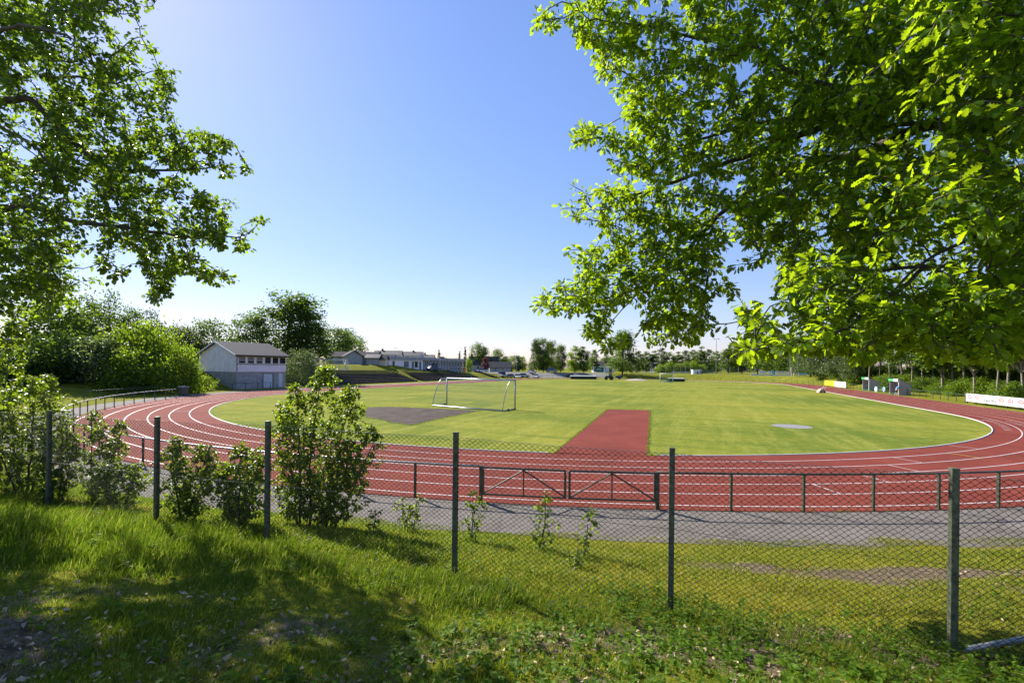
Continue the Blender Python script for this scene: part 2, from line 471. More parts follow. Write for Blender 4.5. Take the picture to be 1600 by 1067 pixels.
# ------------------------------------------------------------------ growing a near tree
def grow(limbs, attr, seed, leaf, lsize, per, nseg=4, twig_r=.006, spread=.06, leafstart=.35, sag=.0, up=.3, maxd=None):
    """limbs: list of (points, r0, r1). attr: (n,3). returns trunk MB, (pos, dir, nrm, size)"""
    r = np.random.default_rng(seed)
    mb = MB()
    nodes = []; ndir = []
    for pts, ra, rb in limbs:
        pts = [Vector(p) for p in pts]
        # catmull resample
        fine = []
        for i in range(len(pts) - 1):
            p0 = pts[max(i - 1, 0)]; p1 = pts[i]; p2 = pts[i + 1]; p3 = pts[min(i + 2, len(pts) - 1)]
            m = max(2, int((p2 - p1).length / .18))
            for j in range(m):
                t = j / m
                fine.append(.5 * ((2 * p1) + (-p0 + p2) * t + (2 * p0 - 5 * p1 + 4 * p2 - p3) * t * t + (-p0 + 3 * p1 - 3 * p2 + p3) * t ** 3))
        fine.append(pts[-1])
        k = len(fine)
        wob = r.normal(size=(k, 3)) * .012
        fine = [p + Vector(w) for p, w in zip(fine, wob)]
        rs = [ra + (rb - ra) * (i / (k - 1)) ** .8 for i in range(k)]
        mb.tube(fine, rs, 8)
        for i, p in enumerate(fine):
            if i == 0: continue
            nodes.append(tuple(p)); dd = (fine[min(i + 1, k - 1)] - fine[i - 1]).normalized(); ndir.append(tuple(dd))
    NA = np.zeros((len(nodes) + len(attr) * (nseg + 1) + 10, 3)); ND = np.zeros_like(NA)
    cnt = len(nodes); NA[:cnt] = nodes; ND[:cnt] = ndir
    parent = [-1] * cnt
    d0 = np.min(np.linalg.norm(attr[:, None, :] - NA[None, :cnt, :], axis=2), axis=1)
    chains = []; load = {}
    for ai in np.argsort(d0):
        q = attr[ai]
        dv = NA[:cnt] - q; dist = np.linalg.norm(dv, axis=1)
        al = -np.einsum('ij,ij->i', dv, ND[:cnt]) / np.maximum(dist, 1e-6)
        cost = dist * (1.25 - .35 * al)
        b = int(np.argmin(cost)); D = dist[b]
        if D < .05 or (maxd and D > maxd): continue
        p0 = NA[b]; ctrl = p0 + ND[b] * D * .4 + np.array([0, 0, up * D * .25]) + r.normal(size=3) * D * .06
        ids = [b]
        ns = nseg if D > .35 else 2
        for j in range(1, ns + 1):
            t = j / ns
            p = (1 - t) ** 2 * p0 + 2 * t * (1 - t) * ctrl + t * t * q
            p = p + np.array([0, 0, -sag * D * t * t])
            if j < ns: p = p + r.normal(size=3) * D * .025
            NA[cnt] = p; dd = p - NA[ids[-1]]; ND[cnt] = dd / max(np.linalg.norm(dd), 1e-6)
            parent.append(ids[-1]); ids.append(cnt); cnt += 1
        chains.append(ids)
    w = np.ones(cnt)
    for i in range(cnt - 1, -1, -1):
        if parent[i] >= 0: w[parent[i]] += w[i] * .55
    for ids in chains:
        rs = [min(.05, twig_r * max(1, w[i]) ** .42) for i in ids]; rs[0] = rs[1] if len(rs) > 1 else rs[0]; rs[-1] = twig_r * .5
        mb.tube([NA[i] for i in ids], rs, 4 if max(rs) < .015 else 6, cap=False)
    # leaves
    pos = []; dr = []
    for ids in chains:
        pts = NA[ids]; n = per if isinstance(per, int) else int(r.integers(per[0], per[1] + 1))
        seg = np.linalg.norm(np.diff(pts, axis=0), axis=1); tot = seg.sum(); cum = np.concatenate([[0], np.cumsum(seg)])
        st = max(tot * leafstart, tot - .5)
        for t in st + (tot - st) * (r.random(n) ** .8):
            i = min(np.searchsorted(cum, t) - 1, len(seg) - 1); i = max(i, 0)
            ft = (t - cum[i]) / max(seg[i], 1e-6)
            pos.append(pts[i] * (1 - ft) + pts[i + 1] * ft); dr.append((pts[i + 1] - pts[i]) / max(seg[i], 1e-6))
    pos = np.array(pos); dr = np.array(dr); n = len(pos)
    out = rdir(n, r); d = dr * .5 + out * .8 + np.array([0, 0, -.25]); d /= np.linalg.norm(d, axis=1, keepdims=True)
    pos = pos + out * spread * r.random((n, 1))
    nrm = np.array([0, 0, 1.0]) + .75 * rdir(n, r)
    size = lsize * (.6 + .6 * r.random(n))
    return mb, (pos, d, nrm, size)

def inpoly(u, v, poly):
    ins = np.zeros(len(u), bool); j = len(poly) - 1
    for i in range(len(poly)):
        xi, yi = poly[i]; xj, yj = poly[j]
        c = ((yi > v) != (yj > v)) & (u < (xj - xi) * (v - yi) / (yj - yi + 1e-9) + xi)
        ins ^= c; j = i
    return ins
def sample_crown(poly, n, dfun, seed, gap=None):
    r = np.random.default_rng(seed); us = [p[0] for p in poly]; vs = [p[1] for p in poly]
    out = []
    while len(out) < n:
        u = r.uniform(min(us), max(us), 4000); v = r.uniform(min(vs), max(vs), 4000)
        k = inpoly(u, v, poly)
        if gap is not None: k &= gap(u, v, r)
        for a, b in zip(u[k], v[k]):
            lo, hi = dfun(a, b); Y = r.uniform(lo, hi); out.append(P(a, b, Y))
            if len(out) >= n: break
    return np.array(out)

# ------------------------------------------------------------------ SETTING
# ground
def axis_coords(lo, hi, step, ext_lo, ext_hi, g=1.13, mid=None):
    c = list(np.arange(lo, hi + 1e-6, step)); s = step; x = hi
    while x < ext_hi:
        s = s * g
        if mid and x < mid[1]: s = min(s, mid[0])
        x += s; c.append(x)
    s = step; x = lo
    while x > ext_lo:
        s = s * g
        if mid and -x < mid[1]: s = min(s, mid[0])
        x -= s; c.insert(0, x)
    return np.array(c)
gx = axis_coords(-13, 11, .13, -4000, 4000, 1.13, (1.6, 110)); gy = axis_coords(.5, 13.5, .13, -60, 5000, 1.13, (1.4, 215))
GX, GY = np.meshgrid(gx, gy)
GZ = tz(GX, GY)
n1, n0 = GX.shape
idx = np.arange(n1 * n0).reshape(n1, n0)
fq = np.stack([idx[:-1, :-1], idx[:-1, 1:], idx[1:, 1:], idx[1:, :-1]], -1).reshape(-1, 4)
me = np_mesh('ground', np.stack([GX, GY, GZ], -1).reshape(-1, 3), [fq])
def wear_at(X, Y):
    r = rad(X, Y); sp = r - 46.7
    n = vnoise(X, Y, 1.1, 2); n2 = vnoise(X, Y, 3.1, 3)
    band = np.exp(-((sp - 2.55 - .25 * n) / .65) ** 2) * sst(1.5, 4.5, X) * (.85 + .2 * n2)
    band2 = np.exp(-((sp - .35) / .35) ** 2) * .8 * sst(.5, 3, X) * (.6 + .5 * n)
    patch = np.exp(-((X - 5.2) / 4.2) ** 2) * np.exp(-((sp - 2.7) / 1.3) ** 2) * (.50 + .45 * n2)
    sh = sst(5.0, 3.7, Y + .35 * n) * (.36 + .40 * n2) * sst(3.5, .5, X) + sst(5.6, 4.4, Y) * sst(-1, 2, X) * (.35 + .4 * n2)
    return np.clip(np.maximum.reduce([band, band2, patch, sh]) * (Y < 22), 0, 1)
at = me.attributes.new('wear', 'FLOAT', 'POINT'); at.data.foreach_set('value', wear_at(GX, GY).ravel().astype(np.float32))
o = link('ground', me, None, M['terrain'], True); tag(o, kind='structure')

def struct(name, me, mat, smooth=False):
    return tag(link(name, me, None, mat, smooth), kind='structure')
# infield
me = bpy.data.meshes.new('infield')
A = stad(RI - .15)
me.from_pydata([(p[0], p[1], 0) for p in A], [], [tuple(range(len(A)))]); me.update()
if me.polygons[0].normal.z < 0: me.flip_normals()
struct('infield', me, M['infield'])
struct('running_track', sheet_ring('running_track', RI, RI + 7.75, .004, M['track']), M['track'])
# kerb around the inner edge
A = stad(RI - .11); B = stad(RI - .03); n = len(A)
V = np.zeros((4 * n, 3)); V[:n, :2] = A; V[n:2 * n, :2] = A; V[2 * n:3 * n, :2] = B; V[3 * n:, :2] = B
V[:n, 2] = -.02; V[n:2 * n, 2] = .035; V[2 * n:3 * n, 2] = .035; V[3 * n:, 2] = -.02
i = np.arange(n); j = (i + 1) % n
# no kerb across the run-up mouth or on the far half
keep = np.ones(n, bool)
mx, my = (A[:, 0] + A[j, 0]) / 2, (A[:, 1] + A[j, 1]) / 2
uu, vv = proj(mx, my, 0 * mx)
keep &= ~((uu > 862) & (uu < 1018) & (my < 30))
i2, j2 = i[keep], j[keep]
fs = np.vstack([np.stack([k * n + i2, k * n + j2, (k + 1) * n + j2, (k + 1) * n + i2], 1)[:, ::-1] for k in range(3)])
struct('track_kerb', np_mesh('track_kerb', V, [fs]), M['kerb'])
# lane lines
Vs = []; Fs = []; off = 0
for k in range(1, 7):
    r = RI + 1.22 * k
    A, B = stad(r - .026, 120), stad(r + .026, 120); n = len(A)
    V = np.zeros((2 * n, 3)); V[:n, :2] = A; V[n:, :2] = B; V[:, 2] = .009
    i = np.arange(n); j = (i + 1) % n
    Vs.append(V); Fs.append(off + np.stack([i, n + i, n + j, j], 1)); off += 2 * n
def radial(a_t, r0, r1, w=.05, z=.011):
    """short line across lanes at bend angle a_t (radians from right)"""
    ca, sa = math.cos(a_t), math.sin(a_t)
    out = []
    for r_, sgn in ((r0, -1), (r1, -1), (r1, 1), (r0, 1)):
        a_ = -r_ * sa - sgn * w / 2 * ca; b_ = r_ * ca - sgn * w / 2 * sa
        out.append((*W(a_, b_), z))
    return out
def lines_obj(name, quads, mat):
    V = np.array([p for q in quads for p in q]); n = len(quads)
    return struct(name, np_mesh(name, V, [np.arange(4 * n).reshape(-1, 4)]), mat)
quads = []
for k, t in ((0, .72), (1, .40), (2, .95), (3, 1.02), (4, 1.09), (1, .90), (0, .18), (1, 2.2), (3, 2.5)):
    quads.append(radial(t, RI + 1.22 * k + .05, RI + 1.22 * (k + 1) - .05))
for t in np.arange(.17, .40, .028):
    for k in (0, 1, 2):
        quads.append(radial(t + k * .01, RI + 1.22 * k + .45, RI + 1.22 * k + .85, .12))
nq = len(quads); V2 = np.array([p for q in quads for p in q])
Vs.append(V2); Fs.append(off + np.arange(4 * nq).reshape(-1, 4)[:, ::-1])
struct('lane_lines', np_mesh('lane_lines', np.vstack(Vs), [np.vstack(Fs)[:, ::-1]]), M['line'])
yq = [radial(t, RI + 1.22 * k + .05, RI + 1.22 * (k + 1) - .05, .06) for k, t in ((1, .80), (2, .62), (3, .50))]
lines_obj('lane_exchange_marks', yq, M['line_yellow'])

def poly_sheet(name, pts, z, mat):
    n = len(pts); me = bpy.data.meshes.new(name)
    me.from_pydata([(p[0], p[1], z) for p in pts], [], [tuple(range(n))]); me.update()
    if me.polygons[0].normal.z < 0: me.flip_normals()
    return struct(name, me, mat)
# path outside the rail, whole near bend
nb = 140
def bend_ring(r1, r2, t0, t1, z, jit=0.0, seed=1):
    r_ = np.random.default_rng(seed); V = []
    for i in range(nb + 1):
        t = t0 + (t1 - t0) * i / nb
        for r in (r1, r2 + (jit * math.sin(i * .9) * .5 + jit * r_.normal() * .5 if jit else 0)):
            V.append((*W(-r * math.sin(t), r * math.cos(t)), z))
    i = np.arange(nb) * 2
    return np_mesh('x', np.array(V), [np.stack([i, i + 1, i + 3, i + 2], 1)[:, ::-1]])
me = bend_ring(44.60, 46.95, -.05, 3.05, .006, .16); me.name = 'footpath'
struct('footpath', me, M['asphalt'])
V = []
for i in range(41):
    a = -14 + 100 * i / 40
    for b in (-44.62, -50.4): V.append((*W(a, b if a > 0 else -math.sqrt(max(b * b - a * a, 1))), -.008))
i = np.arange(40) * 2
struct('gravel_apron', np_mesh('gravel_apron', np.array(V), [np.stack([i, i + 1, i + 3, i + 2], 1)]), M['apron'])
poly_sheet('run_up', [G(949, 639.5), G(1016.5, 641), G(1012, 712.8), G(866, 707.6)], .012, M['track'])
gp0 = [G(u, v) for u, v in ((574, 636.3), (610, 635.6), (660, 637.5), (710, 639.5), (751, 641.8), (722, 647), (690, 653.5), (665, 659.5), (640, 664.4), (618, 661), (596, 656.5), (574, 652.5), (560, 648))]
gp = []
for i in range(len(gp0)):
    a_, b_ = gp0[i], gp0[(i + 1) % len(gp0)]; m_ = max(2, int(math.dist(a_, b_) / .5))
    for j in range(m_): t = j / m_; gp.append((a_[0] + (b_[0] - a_[0]) * t + R0.gauss(0, .06), a_[1] + (b_[1] - a_[1]) * t + R0.gauss(0, .10)))
poly_sheet('gravel_patch', gp, .008, M['gravel'])
cxp = G(1237, 666)
poly_sheet('throwing_circle', [(cxp[0] + 1.22 * math.cos(t), cxp[1] + 1.22 * math.sin(t)) for t in np.linspace(0, 2 * math.pi, 40)[:-1]], .010, M['concrete'])
# car park
lot = [(-22, 172), (62, 196), (60, 184), (40, 181), (14, 175), (-2, 165), (-12, 160)]
lv = []
V = []; 
nx = 30
for i in range(nx + 1):
    t = i / nx
    p0 = np.array((-18, 166)) * (1 - t) + np.array((42, 190)) * t; p1 = p0 + np.array((-3, 16))
    for k in range(7):
        pp = p0 + (p1 - p0) * k / 6; V.append((pp[0], pp[1], tz1(*pp) + .05))
i = np.arange(nx)[:, None] * 7 + np.arange(6)[None]
i = i.ravel()
struct('car_park', np_mesh('car_park', np.array(V), [np.stack([i, i + 7, i + 8, i + 1], 1)]), M['lot'])

# ------------------------------------------------------------------ LIGHT + WORLD + CAMERA
EL, AZ = math.radians(36), math.radians(43)   # azimuth to the left of the view direction
w = bpy.data.worlds.new('World'); scene.world = w; w.use_nodes = True
nt = w.node_tree; bg = nt.nodes['Background']
sky = nt.nodes.new('ShaderNodeTexSky'); sky.sky_type = 'NISHITA'; sky.sun_disc = False
sky.sun_elevation = EL; sky.sun_rotation = -AZ; sky.air_density = 1.3; sky.dust_density = .2; sky.ozone_density = 6.0
gm = nt.nodes.new('ShaderNodeGamma'); gm.inputs[1].default_value = .7
hs = nt.nodes.new('ShaderNodeHueSaturation'); hs.inputs['Saturation'].default_value = 1.2
tn = nt.nodes.new('ShaderNodeMix'); tn.data_type = 'RGBA'; tn.blend_type = 'MULTIPLY'; tn.inputs[0].default_value = 1; tn.inputs[7].default_value = (1.09, .975, 1.19, 1)
nt.links.new(sky.outputs[0], gm.inputs[0]); nt.links.new(gm.outputs[0], hs.inputs['Color']); nt.links.new(hs.outputs[0], tn.inputs[6]); nt.links.new(tn.outputs[2], bg.inputs[0])
bg.inputs[1].default_value = .122
sl = bpy.data.lights.new('sun', 'SUN'); sl.energy = 5.0; sl.angle = math.radians(.53); sl.color = (1, .95, .86)
so = bpy.data.objects.new('sun', sl); COL.objects.link(so)
sd = Vector((-math.sin(AZ) * math.cos(EL), math.cos(AZ) * math.cos(EL), math.sin(EL)))
so.rotation_euler = sd.to_track_quat('Z', 'Y').to_euler(); so.location = sd * 50
cam = bpy.data.cameras.new('camera'); co = bpy.data.objects.new('camera', cam); COL.objects.link(co)
cam.sensor_width = 36; cam.sensor_fit = 'HORIZONTAL'; cam.lens = F / 1600 * 36; cam.clip_end = 9000; cam.clip_start = .05
cam.shift_y = (V0 - 533.5) / 1600
# roll: scene appears turned clockwise
co.matrix_world = Matrix.Translation((0, 0, H)) @ Matrix.Rotation(math.pi / 2, 4, 'X') @ Matrix.Rotation(ROLL, 4, 'Z')
scene.camera = co
scene.view_settings.view_transform = 'Standard'; scene.view_settings.look = 'None'
scene.view_settings.exposure = 1.05; scene.view_settings.gamma = 1.0
scene.cycles.max_bounces = 8; scene.cycles.transparent_max_bounces = 8
# ------------------------------------------------------------------ BUILT THINGS
PI = math.pi
# chain-link fence on the slope
FP = [(9.15, 3.3), (6.6, 3.72), (4.17, 4.31), (1.81, 5.15), (-.71, 5.89), (-3.53, 6.65), (-5.68, 7.35), (-8.27, 8.2), (-10.9, 9.0)]
FT = [2.78, 2.82, 2.85, 2.87, 2.915, 2.94, 2.905, 2.895, 2.89]
e = thing('chain_link_fence', 'olive green chain-link fence with square posts crossing the grassy slope', 'fence', (FP[4][0], FP[4][1], tz1(*FP[4])))
off = tuple(e.location)
for (x, y), t in zip(FP, FT):
    mb = MB(); z0 = tz1(x, y) - .15; hw = .03
    a = math.atan2(FP[3][1] - FP[4][1], FP[3][0] - FP[4][0])
    Mx = Matrix.Translation((x, y, 0)) @ Matrix.Rotation(a, 4, 'Z')
    mb.box(-hw, hw, -hw, hw, z0, t + .03, Mx)
    mb.box(-hw - .003, hw + .003, -hw - .003, hw + .003, t + .03, t + .042, Mx)
    mb.build('post', M['postgreen'], e, off, .004)
# brace strut lying down the slope from the post at the right
b0 = Vector((4.24, 4.30, tz1(4.24, 4.3) + .10)); b1 = Vector((5.75, 4.12, 1.62))
MB().tube([b0, b1], .028, 8).build('brace', M['galv'], e, off)
# wires
def fence_at(d):
    acc = 0
    for i in range(len(FP) - 1):
        l = math.dist(FP[i], FP[i + 1])
        if d <= acc + l or i == len(FP) - 2:
            t = (d - acc) / l
            return FP[i][0] + (FP[i + 1][0] - FP[i][0]) * t, FP[i][1] + (FP[i + 1][1] - FP[i][1]) * t, FT[i] + (FT[i + 1] - FT[i]) * t - .02 - .05 * 4 * t * (1 - t) * .35
        acc += l
FL = sum(math.dist(FP[i], FP[i + 1]) for i in range(len(FP) - 1))
ph, pv = .037, .028
nw = int(FL / ph); nj = int(1.84 / pv)
V = []; Q = []
wt = np.array([fence_at(min(d, FL)) for d in np.arange(nw + 2) * ph])
fdir = np.array([FP[3][0] - FP[4][0], FP[3][1] - FP[4][1]]); fdir /= np.linalg.norm(fdir); fn = np.array([-fdir[1], fdir[0]])
jj = np.arange(nj + 1); rw = .0026
fr = np.random.default_rng(3)
sagx = .012 * np.sin(np.arange(nw + 2) * .11)
for i in range(nw):
    par = (jj + i) % 2
    k = i + par
    c = np.stack([wt[k, 0], wt[k, 1], wt[k, 2] - jj * pv], 1)
    c[:, :2] += fn[None] * ((par * 2 - 1)[:, None] * .002 + sagx[k][:, None] * np.sin(jj * .06)[:, None])
    c += fr.normal(size=c.shape) * .0028
    for q in range(3):
        t = 2.094 * q
        V.append(c + np.concatenate([fn * math.cos(t) * rw, [math.sin(t) * rw * 1.35]])[None])
nk = nj + 1
base = np.arange(nw)[:, None, None] * 3 * nk
q = np.arange(3)[None, :, None]; j = np.arange(nj)[None, None, :]
Fw = np.stack([base + q * nk + j, base + ((q + 1) % 3) * nk + j, base + ((q + 1) % 3) * nk + j + 1, base + q * nk + j + 1], -1).reshape(-1, 4)
link('wire_mesh', np_mesh('wire_mesh', np.vstack(V) - np.array(off), [Fw]), e, M['wire'], True)
tp = [fence_at(d) for d in np.arange(0, FL, .12)]
for dz in (0.0, -.85):
    MB().tube([(x, y, z + dz) for x, y, z in tp], .0022, 4).build('tension_wire', M['galv'] if dz == 0 else M['wire'], e, off)

# spectator rail round the near bend
RR = 44.5
def arc_pt(t, r, z): x, y = W(-r * math.sin(t), r * math.cos(t)); return (x, y, z)
def ang_of(u, v, z=0):
    x, y, _ = G(u, v, z); a, b = AB(x, y); return math.atan2(-a, b)
tg0, tg1 = ang_of(1028, 797), ang_of(754, 780)
tgm = (tg0 + tg1) / 2
tend = math.pi - math.atan2(6, 44.1)
a_, b_ = AB(-38.7, 52.6); tend = math.atan2(-a_, b_)
def rail(name, label, segs, posts, mat, mat2, r, h=1.0, cat='railing', pr=.03, tr=.03, group=None, mid=False):
    """segs: list of point lists for top rails, posts: list of (x,y)"""
    x0, y0 = posts[len(posts) // 2]
    e = thing(name, label, cat, (x0, y0, tz1(x0, y0)), 0, group); off = tuple(e.location)
    for sg in segs: MB().tube(sg, tr, 8).build('top_rail', mat, e, off, 0, True)
    if mid:
        for sg in segs: MB().tube([(x, y, z - .5) for x, y, z in sg], tr * .6, 6).build('middle_rail', mat, e, off, 0, True)
    for x, y in posts:
        z = max(tz1(x, y), 0)
        MB().box(-pr, pr, -pr, pr, z - .1, z + h - .02, Matrix.Translation((x, y, 0)) @ Matrix.Rotation(math.atan2(y - CY, x - CX), 4, 'Z')).build('post', mat2, e, off)
    return e
st = 1.97 / RR
pa = [tg0 + .0]; t = tg0
posts_r = []; t = tg0
while t > -.08: posts_r.append(t); t -= st
posts_l = []; t = tg1
while t < tend + .01: posts_l.append(t); t += st
segR = [arc_pt(t, RR, 1.0) for t in np.linspace(tg0, posts_r[-1], 60)]
segL = [arc_pt(t, RR, 1.0) for t in np.linspace(tg1, posts_l[-1], 120)]
rail('spectator_rail', 'weathered steel rail along the footpath right of the double gate', [segR], [arc_pt(t, RR, 0)[:2] for t in posts_r], M['railsteel'], M['postgreen'], RR)
rail('spectator_rail', 'pale steel rail curving left from the double gate to the bin at the track edge', [segL], [arc_pt(t, RR, 0)[:2] for t in posts_l], M['galv'], M['railsteel'], RR)
# double gate
e = thing('double_gate', 'steel double gate with diagonal braces set in the trackside rail', 'gate', (*arc_pt(tgm, RR, 0)[:2], 0)); off = tuple(e.location)
for ta, tb in ((tg0, tgm), (tgm, tg1)):
    A0 = Vector(arc_pt(ta, RR, 0)); B0 = Vector(arc_pt(tb, RR, 0)); d = B0 - A0
    A0 = A0 + d * .025; B0 = B0 - d * .025; C0 = (A0 + B0) / 2
    Z = lambda p, z: (p.x, p.y, z)
    mb = MB()
    mb.tube([Z(A0, .2), Z(A0, .97)], .035, 8).tube([Z(B0, .2), Z(B0, .97)], .035, 8)
    mb.tube([Z(A0, .97), Z(B0, .97)], .03, 8).tube([Z(A0, .22), Z(B0, .22)], .026, 8)
    lf = mb.build('gate_leaf', M['railsteel'], e, off)
    MB().tube([Z(C0, .22), Z(C0, .95)], .022, 6).build('upright', M['railsteel'], lf, off)
    MB().tube([Z(A0, .24), Z(C0, .93)], .022, 6).build('brace', M['railsteel'], lf, off)
    MB().tube([Z(B0, .24), Z(C0, .93)], .022, 6).build('brace', M['railsteel'], lf, off)
for t in (tg0, tg1):
    x, y, _ = arc_pt(t, RR, 0)
    MB().box(x - .05, x + .05, y - .05, y + .05, -.1, 1.02).build('gate_post', M['railsteel'], e, off, .008)

# far rails
def along(a0, a1, b, n): return [W(a0 + (a1 - a0) * i / n, b) for i in range(n + 1)]
pl = [(*W(-r_ * math.sin(t), r_ * math.cos(t)),) for t, r_ in [(PI - x, 50.3 - 1.0 * (1 - x / .62)) for x in np.linspace(.62, .02, 14)]]
rail('spectator_rail', 'blue-grey rail in front of the white clubhouse and the bushes beside it', [[(x, y, max(tz1(x, y), 0) + 1.0) for x, y in pl]], pl, M['raildark'], M['raildark'], 50)
pl = along(2, 84, -50.6, 33)
rail('spectator_rail', 'dark post and rail fence at the foot of the timber terraces', [[(x, y, max(tz1(x, y), 0) + 1.0) for x, y in pl]], pl, M['railsteel'], M['railsteel'], 50, mid=True)
pl = [W(LS + 47.5 * math.sin(t), -47.5 * math.cos(t)) for t in np.linspace(.05, 2.05, 40)]
rail('spectator_rail', 'brownish rail round the far bend below the car park bank', [[(x, y, max(tz1(x, y), 0) + .95) for x, y in pl]], pl, M['railgreen'], M['railsteel'], 50)
pl = [W(LS + 46.5 * math.sin(t), -46.5 * math.cos(t)) for t in np.linspace(2.1, PI, 20)] + along(82, -6, 46.5, 40)
rail('spectator_rail', 'green rail behind the dugouts along the right-hand straight', [[(x, y, max(tz1(x, y), 0) + 1.0) for x, y in pl]], pl, M['railgreen'], M['railgreen'], 50, mid=True)

# wheeled bin
x, y, _ = G(287, 617.8)
e = thing('wheeled_bin', 'brown-grey wheeled bin at the end of the curved rail', 'bin', (x, y, 0), -.5)
mb = MB(); n = 0
mb.v = [(-.36, -.30, .12), (.36, -.30, .12), (.36, .30, .12), (-.36, .30, .12), (-.46, -.40, 1.0), (.46, -.40, 1.0), (.46, .40, 1.0), (-.46, .40, 1.0)]
mb.f = [(0, 3, 2, 1), (4, 5, 6, 7), (0, 1, 5, 4), (1, 2, 6, 5), (2, 3, 7, 6), (3, 0, 4, 7)]
mb.build('body', M['bin'], e, bevel=.04)
MB().prism([(-.46, 1.003), (.46, 1.003), (.44, 1.07), (.1, 1.16), (-.42, 1.12)], 'x', -.50, .50).build('lid', M['binlid'], e, bevel=.02)
for xx in (-.34, .34):
    for yy in (-.24, .24): MB().cyl((xx, yy, .08), (1, 0, 0), .08, .05, 14).build('wheel', M['black'], e)
MB().tube([(-.4, -.42, .95), (-.4, -.5, .97), (.4, -.5, .97), (.4, -.42, .95)], .015, 6).build('handle', M['black'], e)

# ---- football goals
def goal(name, label, pL, pR, rear, h, depth_top, mat, netmat, loc, wheels=True, group=None, r=.055, cell=.3, cord=.0055):
    e = thing(name, label, 'goal', loc, 0, group); off = tuple(e.location)
    pL, pR, rear = Vector(pL), Vector(pR), Vector(rear)
    up = Vector((0, 0, 1))
    MB().tube([pL, pL + up * h], r, 10).build('post', mat, e, off, 0, True)
    MB().tube([pR, pR + up * h], r, 10).build('post', mat, e, off, 0, True)
    MB().tube([pL + up * h, pR + up * h], r, 10).build('crossbar', mat, e, off, 0, True)
    prof = []
    for i in range(15):
        t = i / 14
        if t < .3: q = (depth_top * t / .3 * .75, h)
        else:
            k = (t - .3) / .7
            q = (depth_top * .75 + (1 - depth_top * .75) * (1 - (1 - k) ** 1.9) if False else depth_top * .75 + (1 - depth_top * .75) * math.sin(k * PI / 2) ** .8 * (.55 + .45 * k), h * (1 - (1 - math.cos(k * PI / 2)) ** .9))
        prof.append(q)
    for p in (pL, pR):
        MB().tube([p + rear * a + up * max(z, .06) for a, z in prof], r * .55, 8).build('side_frame', mat, e, off, 0, True)
        MB().tube([p + up * .06, p + rear + up * .06], r * .8, 8).build('ground_bar', mat, e, off, 0, True)
    MB().tube([pL + rear + up * .06, pR + rear + up * .06], r, 8).build('rear_bar', mat, e, off, 0, True)
    if wheels:
        ax = (pR - pL).normalized()
        for p, k in ((pR, .08), (pR, .62), (pL, .2)):
            MB().cyl(p + rear * k + up * .10 + ax * .1, ax, .11, .07, 14).build('wheel', M['black'], e, off)
    # net: cords following the frame profile
    mb = MB(); L_ = (pR - pL).length; nn = int(L_ / cell)
    for i in range(nn + 1):
        p = pL + (pR - pL) * (i / nn)
        mb.tube([p + rear * a + up * max(z, .05) for a, z in prof], cord, 3, cap=False)
    for a, z in prof[::1]:
        mb.tube([pL + rear * a + up * max(z, .05), pR + rear * a + up * max(z, .05)], cord, 3, cap=False)
    for p in (pL, pR):
        for a, z in prof[2:]:
            mb.tube([p + rear * a + up * max(z, .05), p + up * max(z, .05)], cord, 3, cap=False)
        for k in range(1, 7):
            f = k / 7
            zt = [z for a, z in prof if a >= f * .98][0]
            mb.tube([p + rear * f + up * .05, p + rear * f + up * zt], cord, 3, cap=False)
    mb.build('net', netmat, e, off)
    return e
gl, gr = G(698, 632), G(804.6, 640)
goal('football_goal', 'silver football goal on wheels beside the dark gravel patch', gl, gr, (-1.1, -2.0, 0), 2.66, .42, M['galv'], M['net'], ((gl[0] + gr[0]) / 2, (gl[1] + gr[1]) / 2, 0), r=.07, cell=.2, cord=.007)
x, y, _ = G(1031.5, 597)
goal('football_goal', 'white football goal with green net on the far side of the pitch', (x, y, 0), (x + 3.2, y - 1.6, 0), (.6, 1.6, 0), 2.5, .45, M['white'], M['netgreen'], (x, y, 0), False, r=.09, cell=.16, cord=.03)
x, y = P(493, 578, 98)[:2]
z = tz1(x, y)
goal('football_goal', 'white football goal with blue-green net on the grass above the terraces', (x, y, z), (x + 5.6, y + 2.4, z), (.3, 1.2, 0), 2.2, .45, M['white'], M['net'], (x, y, z), False, r=.09, cell=.25)

# ---- clubhouse
e = thing('clubhouse', 'white two-storey clubhouse with grey block base and grey pitched roof beside the track', 'house', (-42.7, 71.0, 0), math.atan2(.866, .5))
Lx, Wy = 8.2, 11.0
MB().box(0, Lx, 0, Wy, -.6, 2.68).build('base_wall', M['block'], e)
mb = MB(); mb.box(-.06, Lx + .06, -.06, Wy + .06, 2.68, 5.45)
mb.prism([(-.06, 5.45), (Wy + .06, 5.45), (Wy / 2, 7.36)], 'x', -.06, Lx + .06)
mb.build('upper_wall', M['whitewall'], e)
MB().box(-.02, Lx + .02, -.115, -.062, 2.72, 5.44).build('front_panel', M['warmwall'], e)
mb = MB()
for sg in (0, 1):
    y0, y1 = (-.55, Wy / 2) if sg == 0 else (Wy + .55, Wy / 2)
    sl_ = (7.45 - 5.45) / (Wy / 2)
    za, zb = 7.42 - sl_ * (Wy / 2 + .55), 7.42
    q = [(y0, za), (y1, zb), (y1, zb + .16), (y0, za + .14)]
    mb.prism(q if sg == 0 else q[::-1], 'x', -.5, Lx + .5)
rf = mb.build('roof', M['roofgrey'], e)
MB().box(-.48, Lx + .48, -.68, -.56, 5.12, 5.26).build('gutter', M['black'], rf)
mb = MB()
for xx in (-.56, ):
    for y0, y1 in ((-.55, Wy / 2), (Wy + .55, Wy / 2)):
        za = 7.40 - sl_ * (Wy / 2 + .55)
        q = [(y0, za - .10), (y1, 7.34), (y1, 7.6), (y0, za + .16)]
        mb.prism(q, 'x', xx, xx + .055)
mb.build('barge_board', M['white'], rf)
